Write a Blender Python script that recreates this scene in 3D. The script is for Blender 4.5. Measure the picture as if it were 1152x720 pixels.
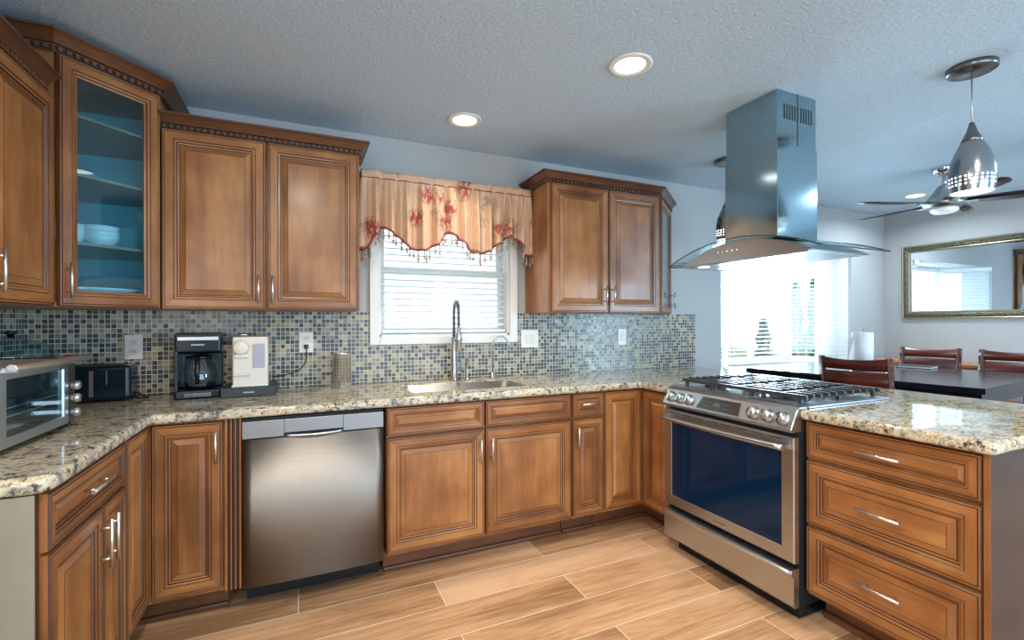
import bpy, bmesh, math, random
from mathutils import Vector, Matrix
random.seed(7)
PI = math.pi
S = bpy.context.scene
COL = S.collection
for o in list(bpy.data.objects):
    bpy.data.objects.remove(o)

# ------------------------------------------------------------------ camera
CAM = (0.0, -2.9551, 1.279)
YAW, ROLL = 0.4232, -0.0023
cd = bpy.data.cameras.new('camera')
cd.sensor_width = 36.0
cd.lens = 523.0116 / 1152 * 36.0
cd.shift_y = 3.0 / 1152
cd.clip_start = 0.02
cam = bpy.data.objects.new('camera', cd)
COL.objects.link(cam)
Rv = Vector((math.cos(YAW), -math.sin(YAW), 0))
Fv = Vector((math.sin(YAW), math.cos(YAW), 0))
Uv = Vector((0, 0, 1))
r2 = Rv * math.cos(ROLL) + Uv * math.sin(ROLL)
u2 = Uv * math.cos(ROLL) - Rv * math.sin(ROLL)
m = Matrix((r2, u2, -Fv)).transposed().to_4x4()
m.translation = Vector(CAM)
cam.matrix_world = m
S.camera = cam

# ------------------------------------------------------------------ world, exposure
S.view_settings.view_transform = 'Standard'
S.view_settings.look = 'None'
S.view_settings.gamma = 1.0
S.view_settings.use_curve_mapping = False
S.view_settings.exposure = -0.12
W = bpy.data.worlds.new('sky')
S.world = W
W.use_nodes = True
bg = W.node_tree.nodes['Background']
bg.inputs[0].default_value = (0.72, 0.88, 1.0, 1)
bg.inputs[1].default_value = 3.0


def area_light(name, loc, direction, sx, sy, power, color, shape='RECTANGLE', spread=PI):
    l = bpy.data.lights.new(name, 'AREA')
    l.shape = shape
    l.size = sx
    if shape == 'RECTANGLE':
        l.size_y = sy
    l.energy = power
    l.color = color
    l.spread = spread
    o = bpy.data.objects.new(name, l)
    COL.objects.link(o)
    o.location = loc
    o.rotation_euler = Vector(direction).to_track_quat('-Z', 'Y').to_euler()
    return o


# fill light added at unseen patio doors, for blue daylight behind the camera
area_light('added_patio_fill', (1.9, -5.72, 1.2), (0, 1, 0.45), 3.4, 2.1, 62, (0.55, 0.78, 1.0))
# warm fill added at an unseen left rear window to brighten the drawers
area_light('added_rear_fill', (-1.12, -4.3, 1.5), (1, 0.15, 0), 1.2, 1.2, 50, (1.0, 0.95, 0.86))
# blue fill added at an unseen right wall window, for the dining side
area_light('added_side_fill', (5.70, -5.15, 1.45), (-1, 0.5, 0.12), 1.1, 1.4, 170, (0.45, 0.74, 1.0))
# daylight entering by the dining bay
area_light('bay_daylight', (4.45, 0.80, 1.45), (-0.55, -1, -0.06), 1.4, 1.05, 190, (0.72, 0.87, 1.0))

CEIL = 2.43
WARM = (1.0, 0.88, 0.72)


# ------------------------------------------------------------------ materials
def lin(c):
    c = c / 255.0
    return c / 12.92 if c <= 0.04045 else ((c + 0.055) / 1.055) ** 2.4


def rgb(r, g, b):
    return (lin(r), lin(g), lin(b), 1)


class NT:
    def __init__(s, name):
        s.m = bpy.data.materials.new(name)
        s.m.use_nodes = True
        s.t = s.m.node_tree
        s.N = s.t.nodes
        s.p = s.N['Principled BSDF']
        s.out = s.N['Material Output']

    def n(s, typ, **kw):
        nd = s.N.new(typ)
        for k, v in kw.items():
            if k.startswith('i_'):
                key = k[2:]
                key = int(key) if key.isdigit() else key.replace('_', ' ')
                nd.inputs[key].default_value = v
            else:
                setattr(nd, k, v)
        return nd

    def l(s, a, b):
        s.t.links.new(a, b)

    def math(s, op, a, b=None, c=None):
        nd = s.N.new('ShaderNodeMath')
        nd.operation = op
        for i, x in enumerate((a, b, c)):
            if x is None:
                continue
            if isinstance(x, (int, float)):
                nd.inputs[i].default_value = x
            else:
                s.l(x, nd.inputs[i])
        return nd.outputs[0]

    def vmul(s, v, vec):
        nd = s.N.new('ShaderNodeVectorMath')
        nd.operation = 'MULTIPLY'
        s.l(v, nd.inputs[0])
        nd.inputs[1].default_value = vec
        return nd.outputs[0]

    def vadd(s, v, w):
        nd = s.N.new('ShaderNodeVectorMath')
        nd.operation = 'ADD'
        s.l(v, nd.inputs[0])
        if isinstance(w, tuple):
            nd.inputs[1].default_value = w
        else:
            s.l(w, nd.inputs[1])
        return nd.outputs[0]

    def ramp(s, fac, stops, interp='LINEAR'):
        nd = s.N.new('ShaderNodeValToRGB')
        cr = nd.color_ramp
        cr.interpolation = interp
        while len(cr.elements) > 1:
            cr.elements.remove(cr.elements[-1])
        cr.elements[0].position = stops[0][0]
        cr.elements[0].color = stops[0][1]
        for pos, c in stops[1:]:
            e = cr.elements.new(pos)
            e.color = c
        s.l(fac, nd.inputs[0])
        return nd.outputs[0]

    def mix(s, fac, a, b, mode='MIX'):
        nd = s.N.new('ShaderNodeMix')
        nd.data_type = 'RGBA'
        nd.blend_type = mode
        for i, x in ((0, fac), (6, a), (7, b)):
            if isinstance(x, (int, float, tuple)):
                nd.inputs[i].default_value = x
            else:
                s.l(x, nd.inputs[i])
        return nd.outputs[2]

    def noise(s, vec, scale, detail=4, rough=0.55, dist=0.0):
        nd = s.n('ShaderNodeTexNoise', i_Scale=scale, i_Detail=detail, i_Roughness=rough, i_Distortion=dist)
        if vec is not None:
            s.l(vec, nd.inputs['Vector'])
        return nd.outputs[0]

    def bump(s, h, strength=0.3, dist=0.01):
        nd = s.n('ShaderNodeBump', i_Strength=strength, i_Distance=dist)
        s.l(h, nd.inputs['Height'])
        s.l(nd.outputs[0], s.p.inputs['Normal'])

    def obj(s):
        return s.n('ShaderNodeTexCoord').outputs['Object']

    def base(s, x):
        if isinstance(x, tuple):
            s.p.inputs['Base Color'].default_value = x
        else:
            s.l(x, s.p.inputs['Base Color'])

    def set(s, **kw):
        for k, v in kw.items():
            s.p.inputs[k.replace('_', ' ')].default_value = v
        return s


def plain(name, color, rough=0.5, metal=0.0, **kw):
    t = NT(name)
    t.base(color)
    t.set(Roughness=rough, Metallic=metal, **kw)
    return t.m


def wood(name, c_dark, c_mid, c_light, grain, rough=0.33, blotch=0.5):
    t = NT(name)
    o = t.obj()
    ri = t.n('ShaderNodeObjectInfo').outputs['Random']
    cb = t.n('ShaderNodeCombineXYZ')
    for i in range(3):
        t.l(t.math('MULTIPLY', ri, 17.0 + 9 * i), cb.inputs[i])
    v = t.vadd(o, cb.outputs[0])
    big = t.noise(t.vmul(v, tuple(x * 0.35 for x in grain)), 1.0, 3, 0.5, 0.6)
    fine = t.noise(t.vmul(v, tuple(x * 3.0 for x in grain)), 1.0, 5, 0.65, 0.3)
    blot = t.noise(v, 5.0, 3, 0.5)
    f = t.math('ADD', t.math('MULTIPLY', big, 0.45), t.math('ADD', t.math('MULTIPLY', fine, 0.25), t.math('MULTIPLY', blot, 0.30)))
    c = t.ramp(f, [(0.38, c_dark), (0.5, c_mid), (0.62, c_light)])
    t.base(c)
    t.set(Roughness=rough)
    t.p.inputs['Coat Weight'].default_value = 0.12
    t.p.inputs['Coat Roughness'].default_value = 0.18
    t.bump(fine, 0.05, 0.002)
    return t.m


M = {}
wc = (rgb(112, 68, 34), rgb(148, 95, 52), rgb(178, 125, 74))
M['wood_v'] = wood('stained_maple_vertical', *wc, (9, 9, 1.1))
M['wood_h'] = wood('stained_maple_horizontal', *wc, (1.1, 9, 9))
M['glaze'] = plain('dark_glaze', rgb(64, 36, 24), 0.4)
M['crown_wood'] = wood('crown_maple', rgb(80, 50, 34), rgb(104, 66, 43), rgb(126, 82, 54), (2, 2, 9))  # on the toe kicks this dark tone doubles as painted shadow
M['dentil'] = plain('dark_dentil', rgb(44, 34, 34), 0.45)
M['cherry'] = wood('dark_cherry', rgb(38, 20, 22), rgb(52, 28, 28), rgb(70, 38, 36), (9, 9, 1.1), 0.22)
M['table_wood'] = wood('espresso_table', rgb(16, 15, 26), rgb(22, 21, 34), rgb(32, 28, 42), (1.1, 9, 9), 0.16)  # blue in the base colour stands in for window sheen on the table
M['chair_wood'] = wood('mahogany_chair', rgb(60, 24, 20), rgb(84, 34, 26), rgb(108, 48, 36), (1.1, 9, 9), 0.25)
M['oak'] = wood('orange_oak', rgb(170, 110, 62), rgb(196, 132, 80), rgb(215, 155, 100), (1.1, 9, 9), 0.3)
M['maple_side'] = wood('pale_lit_maple', rgb(124, 118, 102), rgb(136, 129, 112), rgb(148, 140, 122), (9, 9, 1.1), 0.3)  # pale end panel tone takes in the strong light reflecting off it
M['nickel'] = plain('brushed_nickel', (0.46, 0.46, 0.46, 1), 0.28, 1.0)
M['dark_nickel'] = plain('dark_brushed_nickel', (0.20, 0.20, 0.20, 1), 0.25, 1.0)
M['chrome'] = plain('polished_chrome', (0.75, 0.76, 0.78, 1), 0.08, 1.0)
M['black'] = plain('black_plastic', (0.003, 0.009, 0.015, 1), 0.22)
M['iron'] = plain('cast_iron', (0.035, 0.038, 0.045, 1), 0.26)
M['oven_glass'] = plain('dark_oven_glass', (0.001, 0.018, 0.055, 1), 0.03)
M['oven_glass'].node_tree.nodes['Principled BSDF'].inputs['Specular IOR Level'].default_value = 0.3
M['display'] = plain('smoked_display_glass', (0.03, 0.028, 0.026, 1), 0.08)
M['white_plastic'] = plain('white_plastic', (0.78, 0.77, 0.74, 1), 0.3)
M['cream_plastic'] = plain('cream_plastic', (0.74, 0.68, 0.60, 1), 0.3)
M['trim_white'] = plain('white_trim_paint', (0.74, 0.73, 0.70, 1), 0.35)
M['blind_white'] = plain('white_blind', (0.85, 0.87, 0.88, 1), 0.4)
M['paper'] = plain('white_paper', (0.85, 0.86, 0.88, 1), 0.8)
M['cord'] = plain('black_cord', (0.01, 0.012, 0.015, 1), 0.5)
M['red_plastic'] = plain('red_plastic', (0.35, 0.02, 0.03, 1), 0.3)
M['grey_paint'] = plain('grey_drawer_box', rgb(48, 54, 62), 0.45)
M['porcelain'] = plain('white_porcelain', (0.80, 0.82, 0.82, 1), 0.15)
M['red_trim'] = plain('red_braid', rgb(150, 60, 62), 0.7)
M['bead'] = plain('smoky_beads', rgb(172, 146, 130), 0.2)
M['cabinet_inside'] = plain('teal_reflection_lining', rgb(140, 226, 236), 0.5)  # teal stands in for blue daylight reflected in the cabinet door
M['dark'] = plain('near_black_and_gap_shade', (0.008, 0.012, 0.016, 1), 0.6)  # near-black of bodies and covers; also paints the shade in slots and recesses
M['leaf'] = plain('green_leaves', rgb(96, 130, 100), 0.6)
M['bark'] = plain('bark', rgb(90, 70, 55), 0.8)
M['lawn'] = plain('lawn', rgb(110, 130, 90), 0.9)
M['siding'] = plain('neighbour_siding', rgb(180, 185, 190), 0.8)
M['roofing'] = plain('neighbour_roof', rgb(110, 110, 115), 0.9)
M['printed'] = plain('grey_print', rgb(175, 180, 185), 0.3)
M['printed_dark'] = plain('dark_print', rgb(90, 80, 76), 0.4)
M['lavender'] = plain('tinted_water_tank', rgb(176, 174, 192), 0.1)


def steel(name, col, rough, grain, bump=0.03, aniso=0.0):
    t = NT(name)
    o = t.obj()
    n = t.noise(t.vmul(o, grain), 1.0, 4, 0.7)
    t.base(col)
    t.set(Metallic=1.0)
    t.l(t.math('ADD', t.math('MULTIPLY', n, 0.10), rough - 0.05), t.p.inputs['Roughness'])
    t.bump(n, bump, 0.001)
    if aniso:
        t.p.inputs['Anisotropic'].default_value = aniso
        tg = t.n('ShaderNodeTangent', direction_type='RADIAL', axis='Z')
        t.l(tg.outputs[0], t.p.inputs['Tangent'])
        t.p.inputs['Anisotropic Rotation'].default_value = 0.25
    return t.m


M['steel'] = steel('brushed_steel', (0.50, 0.53, 0.56, 1), 0.30, (4, 400, 400))
M['steel_v'] = steel('brushed_steel_vertical', (0.30, 0.28, 0.26, 1), 0.44, (3, 3, 500), 0.5, 0.8)
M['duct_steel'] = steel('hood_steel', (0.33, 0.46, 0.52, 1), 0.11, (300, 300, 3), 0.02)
M['dw_strip'] = steel('dishwasher_top_strip', (0.30, 0.31, 0.33, 1), 0.45, (4, 300, 300))
M['handle_steel'] = plain('satin_steel_handle', (0.68, 0.68, 0.67, 1), 0.33, 1.0)
M['satin_steel'] = plain('satin_steel_housing', (0.72, 0.71, 0.69, 1), 0.42, 1.0)
M['sink_steel'] = steel('sink_steel', (0.62, 0.64, 0.66, 1), 0.3, (200, 4, 200))


def glass(name, tint, refl=0.06, gl_col=(1, 1, 1, 1), rough=0.0):
    t = NT(name)
    t.N.remove(t.p)
    tr = t.n('ShaderNodeBsdfTransparent')
    tr.inputs[0].default_value = tint
    gl = t.n('ShaderNodeBsdfGlossy', i_Roughness=rough)
    gl.inputs[0].default_value = gl_col
    fr = t.n('ShaderNodeFresnel', i_IOR=1.5)
    bf = t.n('ShaderNodeNewGeometry').outputs['Backfacing']
    t.l(t.math('MULTIPLY_ADD', bf, 1 / 1.5 - 1.5, 1.5), fr.inputs['IOR'])
    f = t.math('ADD', fr.outputs[0], refl)
    mx = t.n('ShaderNodeMixShader')
    t.l(f, mx.inputs[0])
    t.l(tr.outputs[0], mx.inputs[1])
    t.l(gl.outputs[0], mx.inputs[2])
    t.l(mx.outputs[0], t.out.inputs[0])
    return t.m


M['glass'] = glass('clear_glass', (0.93, 0.97, 0.97, 1))
M['cab_glass'] = glass('cabinet_glass', (0.74, 0.92, 0.98, 1), 0.01)  # bluish tint imitates the veil of daylight reflected by the door
M['hood_glass'] = glass('hood_canopy_glass', (0.80, 0.93, 0.93, 1), 0.08)
M['glass_edge'] = plain('green_glass_edge', rgb(40, 70, 80), 0.1)
M['mirror'] = plain('mirror_silver', (0.88, 0.92, 0.95, 1), 0.01, 1.0)


def emit(name, col, s):
    t = NT(name)
    t.base((0.8, 0.8, 0.8, 1))
    t.p.inputs['Emission Color'].default_value = col
    t.p.inputs['Emission Strength'].default_value = s
    return t.m


M['lamp'] = emit('lit_lens', (1.0, 0.93, 0.80, 1), 6.0)
M['lamp_cool'] = emit('lit_diffuser', (0.9, 0.96, 1.0, 1), 4.0)
M['fan_lens'] = emit('lit_fan_lens', (0.9, 0.96, 1.0, 1), 0.25)


def m_wall(name, col):
    t = NT(name)
    o = t.obj()
    n = t.noise(o, 90, 3, 0.6)
    t.base(col)
    t.set(Roughness=0.75)
    t.bump(n, 0.12, 0.003)
    return t.m


M['wall'] = m_wall('greige_wall_paint', (0.425, 0.435, 0.44, 1))
M['wall_teal'] = m_wall('teal_reflected_wall', rgb(56, 118, 140))  # teal made up for the unseen rear wall, to tint reflections in steel


def m_ceiling():
    t = NT('popcorn_ceiling')
    o = t.obj()
    n = t.noise(o, 100, 5, 0.75)
    v = t.n('ShaderNodeTexVoronoi', i_Scale=50.0)
    t.l(o, v.inputs['Vector'])
    h = t.math('ADD', n, t.math('MULTIPLY', v.outputs['Distance'], -0.5))
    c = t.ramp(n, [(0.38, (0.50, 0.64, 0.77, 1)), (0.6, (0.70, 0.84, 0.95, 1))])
    t.base(c)
    t.set(Roughness=0.9)
    t.bump(h, 0.95, 0.014)
    return t.m


M['ceiling'] = m_ceiling()


def m_floor():
    t = NT('wood_plank_tile')
    o = t.obj()
    sp = t.n('ShaderNodeSeparateXYZ')
    t.l(o, sp.inputs[0])
    P, L = 0.2155, 1.22
    yy = t.math('DIVIDE', t.math('ADD', sp.outputs[1], 0.485), P)
    row = t.math('FLOOR', yy)
    fy = t.math('FRACT', yy)
    par = t.math('MODULO', t.math('ADD', row, 1000.0), 2.0)
    xs = t.math('DIVIDE', t.math('ADD', sp.outputs[0], t.math('MULTIPLY_ADD', par, -0.61, 0.63)), L)
    colm = t.math('FLOOR', xs)
    fx = t.math('FRACT', xs)
    gy = t.math('LESS_THAN', t.math('ABSOLUTE', t.math('SUBTRACT', fy, 0.5)), 0.5 - 0.0019 / P)
    gx = t.math('LESS_THAN', t.math('ABSOLUTE', t.math('SUBTRACT', fx, 0.5)), 0.5 - 0.0019 / L)
    tile = t.math('MULTIPLY', gx, gy)
    cb = t.n('ShaderNodeCombineXYZ')
    t.l(colm, cb.inputs[0])
    t.l(row, cb.inputs[1])
    wn = t.n('ShaderNodeTexWhiteNoise')
    t.l(cb.outputs[0], wn.inputs[0])
    off = t.n('ShaderNodeVectorMath', operation='SCALE')
    t.l(wn.outputs[1], off.inputs[0])
    off.inputs['Scale'].default_value = 20.0
    v = t.vadd(o, off.outputs[0])
    # cathedral grain: distorted bands
    w = t.noise(t.vmul(v, (0.9, 5.5, 1)), 1.0, 3, 0.5, 0.4)
    bands = t.math('SINE', t.math('MULTIPLY', w, 75.0))
    fine = t.noise(t.vmul(v, (2.6, 60, 1)), 1.0, 5, 0.75, 0.6)
    blot = t.noise(t.vmul(v, (0.8, 4.5, 1)), 1.3, 3, 0.5)
    f = t.math('ADD', t.math('MULTIPLY', bands, 0.022), t.math('ADD', t.math('MULTIPLY', fine, 0.44), t.math('MULTIPLY', blot, 0.56)))
    f = t.math('ADD', f, t.math('MULTIPLY', t.math('SUBTRACT', wn.outputs[0], 0.5), 0.22))
    c = t.ramp(f, [(0.34, rgb(146, 110, 78)), (0.49, rgb(194, 152, 114)), (0.64, rgb(216, 178, 144))])
    c2 = t.mix(tile, rgb(232, 212, 184), c)
    t.base(c2)
    t.set(Roughness=0.34)
    t.bump(tile, 0.2, 0.002)
    return t.m


M['floor'] = m_floor()


def m_mosaic():
    t = NT('glass_mosaic_tile')
    o = t.obj()
    P = 0.0238
    sp = t.n('ShaderNodeSeparateXYZ')
    t.l(t.vadd(t.vmul(o, (1 / P,) * 3), (500.13, 500.0, 500.31)), sp.inputs[0])
    # the wall runs either along x or along y; use x+y as the run direction
    run = t.math('ADD', sp.outputs[0], sp.outputs[1])
    fx = t.math('FRACT', run)
    fz = t.math('FRACT', sp.outputs[2])
    cb = t.n('ShaderNodeCombineXYZ')
    t.l(t.math('FLOOR', run), cb.inputs[0])
    t.l(t.math('FLOOR', sp.outputs[2]), cb.inputs[1])
    wn = t.n('ShaderNodeTexWhiteNoise')
    t.l(cb.outputs[0], wn.inputs[0])
    g = 0.5 - 0.062
    tile = t.math('MULTIPLY', t.math('LESS_THAN', t.math('ABSOLUTE', t.math('SUBTRACT', fx, 0.5)), g),
                  t.math('LESS_THAN', t.math('ABSOLUTE', t.math('SUBTRACT', fz, 0.5)), g))
    c = t.ramp(wn.outputs[0], [(0.0, rgb(14, 18, 26)), (0.17, rgb(28, 46, 70)), (0.28, rgb(66, 76, 82)), (0.33, rgb(132, 128, 112)),
                               (0.47, rgb(160, 148, 116)), (0.60, rgb(110, 108, 98)), (0.70, rgb(46, 40, 42)), (0.79, rgb(172, 162, 134)),
                               (0.92, rgb(30, 56, 84))], 'CONSTANT')
    sw = t.noise(o, 160, 3, 0.6)
    c = t.mix(0.14, c, t.ramp(sw, [(0.3, rgb(70, 64, 60)), (0.7, rgb(205, 195, 170))]))
    t.base(t.mix(tile, rgb(206, 203, 190), c))
    t.l(t.math('MULTIPLY_ADD', tile, -0.45, 0.7), t.p.inputs['Roughness'])
    # each chip sits a little out of true
    nm = t.n('ShaderNodeNewGeometry')
    j = t.n('ShaderNodeVectorMath', operation='MULTIPLY_ADD')
    t.l(wn.outputs[1], j.inputs[0])
    j.inputs[1].default_value = (0.06, 0.06, 0.06)
    t.l(nm.outputs['Normal'], j.inputs[2])
    j2 = t.n('ShaderNodeVectorMath', operation='ADD')
    t.l(j.outputs[0], j2.inputs[0])
    j2.inputs[1].default_value = (-0.03, -0.03, -0.03)
    nn = t.n('ShaderNodeVectorMath', operation='NORMALIZE')
    t.l(j2.outputs[0], nn.inputs[0])
    bp = t.n('ShaderNodeBump', i_Strength=0.35, i_Distance=0.002)
    t.l(tile, bp.inputs['Height'])
    t.l(nn.outputs[0], bp.inputs['Normal'])
    t.l(bp.outputs[0], t.p.inputs['Normal'])
    return t.m


M['mosaic'] = m_mosaic()


def m_granite():
    t = NT('cream_granite')
    o = t.obj()
    v = t.vadd(t.vmul(o, (1.35, 1.35, 1.35)), (3.1, 1.7, 0.3))
    n1 = t.noise(t.vmul(v, (9, 15, 12)), 1.0, 5, 0.65, 0.8)
    n2 = t.noise(v, 42, 6, 0.72, 0.5)
    n3 = t.noise(t.vadd(v, (5, 2, 9)), 80, 4, 0.7)
    n4 = t.noise(t.vmul(t.vadd(v, (9, 4, 1)), (16, 26, 20)), 1.0, 5, 0.7, 1.0)
    base = t.ramp(n1, [(0.34, rgb(112, 106, 104)), (0.43, rgb(172, 162, 142)), (0.53, rgb(204, 194, 170)), (0.61, rgb(184, 160, 120)), (0.70, rgb(150, 120, 84))])
    spk = t.ramp(t.math('ADD', t.math('MULTIPLY', n2, 0.55), t.math('MULTIPLY', n4, 0.45)),
                 [(0.43, (1, 1, 1, 1)), (0.485, (0, 0, 0, 1))])
    c = t.mix(spk, base, rgb(58, 52, 56))
    sp2 = t.ramp(n3, [(0.58, (0, 0, 0, 1)), (0.66, (1, 1, 1, 1))])
    c = t.mix(sp2, c, rgb(228, 224, 214))
    sp3 = t.ramp(t.noise(t.vadd(v, (1, 8, 3)), 34, 5, 0.7), [(0.60, (0, 0, 0, 1)), (0.66, (0.9, 0.9, 0.9, 1))])
    c = t.mix(sp3, c, rgb(112, 84, 62))
    t.base(c)
    t.set(Roughness=0.035)
    t.p.inputs['Specular IOR Level'].default_value = 0.65
    return t.m


M['granite'] = m_granite()


def m_fabric():
    t = NT('floral_satin')
    uv = t.n('ShaderNodeTexCoord').outputs['UV']
    vo = t.n('ShaderNodeTexVoronoi', i_Scale=1.0)
    t.l(t.vmul(uv, (7.0, 6.0, 1)), vo.inputs['Vector'])
    pet = t.noise(t.vmul(uv, (60, 22, 1)), 1.0, 3, 0.6, 0.5)
    d = t.math('ADD', vo.outputs['Distance'], t.math('MULTIPLY', pet, 0.55))
    fl = t.ramp(d, [(0.56, (1, 1, 1, 1)), (0.60, (0, 0, 0, 1))])
    ring = t.ramp(d, [(0.60, (0, 0, 0, 1)), (0.63, (0.8, 0.8, 0.8, 1)), (0.73, (0, 0, 0, 1))])
    sel = t.math('GREATER_THAN', pet, 0.47)
    weave = t.noise(t.vmul(uv, (300, 20, 1)), 1.0, 2, 0.5)
    base = t.ramp(weave, [(0.3, rgb(196, 156, 124)), (0.7, rgb(220, 182, 148))])
    c = t.mix(t.math('MULTIPLY', ring, sel), base, rgb(120, 110, 84))
    c = t.mix(t.math('MULTIPLY', fl, t.math('GREATER_THAN', pet, 0.46)), c, rgb(160, 66, 58))
    t.base(c)
    t.set(Roughness=0.33)
    t.p.inputs['Sheen Weight'].default_value = 0.3
    return t.m


M['fabric'] = m_fabric()


def m_gold():
    t = NT('antique_gold_frame')
    o = t.obj()
    n = t.noise(o, 60, 4, 0.6)
    w = t.n('ShaderNodeTexVoronoi', i_Scale=110.0)
    t.l(o, w.inputs['Vector'])
    c = t.ramp(w.outputs['Distance'], [(0.1, rgb(150, 142, 116)), (0.5, rgb(98, 94, 80)), (0.8, rgb(48, 46, 44))])
    t.base(c)
    t.set(Roughness=0.35, Metallic=0.6)
    t.bump(w.outputs['Distance'], 0.6, 0.004)
    return t.m


M['gold'] = m_gold()
M['gold_edge'] = plain('bright_gold_edge', rgb(150, 142, 116), 0.35, 0.7)


def m_pendant():
    t = NT('perforated_brushed_nickel')
    o = t.obj()
    sp = t.n('ShaderNodeSeparateXYZ')
    t.l(o, sp.inputs[0])
    ang = t.math('ARCTAN2', sp.outputs[1], sp.outputs[0])
    a = t.math('SUBTRACT', t.math('FRACT', t.math('MULTIPLY', ang, 28 / (2 * PI))), 0.5)
    z = t.math('DIVIDE', t.math('SUBTRACT', sp.outputs[2], 0.022), 0.0165)
    fz = t.math('SUBTRACT', t.math('FRACT', z), 0.5)
    inb = t.math('MULTIPLY', t.math('GREATER_THAN', z, 0.0), t.math('LESS_THAN', z, 3.0))
    da = t.math('LESS_THAN', t.math('ABSOLUTE', a), 0.20)
    dz = t.math('LESS_THAN', t.math('ABSOLUTE', fz), 0.22)
    hole = t.math('MULTIPLY', inb, t.math('MULTIPLY', da, dz))
    t.base((0.36, 0.37, 0.38, 1))
    t.set(Metallic=1.0, Roughness=0.22)
    t.l(t.math('SUBTRACT', 1.0, hole), t.p.inputs['Alpha'])
    return t.m


M['pendant'] = m_pendant()


def m_utensil():
    t = NT('perforated_steel')
    o = t.obj()
    sp = t.n('ShaderNodeSeparateXYZ')
    t.l(o, sp.inputs[0])
    ang = t.math('ARCTAN2', sp.outputs[1], sp.outputs[0])
    a = t.math('SUBTRACT', t.math('FRACT', t.math('MULTIPLY', ang, 20 / (2 * PI))), 0.5)
    z = t.math('DIVIDE', t.math('SUBTRACT', sp.outputs[2], 0.025), 0.013)
    fz = t.math('SUBTRACT', t.math('FRACT', z), 0.5)
    inb = t.math('MULTIPLY', t.math('GREATER_THAN', z, 0.0), t.math('LESS_THAN', z, 11.0))
    hole = t.math('MULTIPLY', inb, t.math('MULTIPLY', t.math('LESS_THAN', t.math('ABSOLUTE', a), 0.28), t.math('LESS_THAN', t.math('ABSOLUTE', fz), 0.22)))
    t.base(t.mix(hole, (0.78, 0.82, 0.88, 1), (0.22, 0.23, 0.26, 1)))
    t.set(Metallic=1.0, Roughness=0.22)
    return t.m


M['perforated'] = m_utensil()


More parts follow.
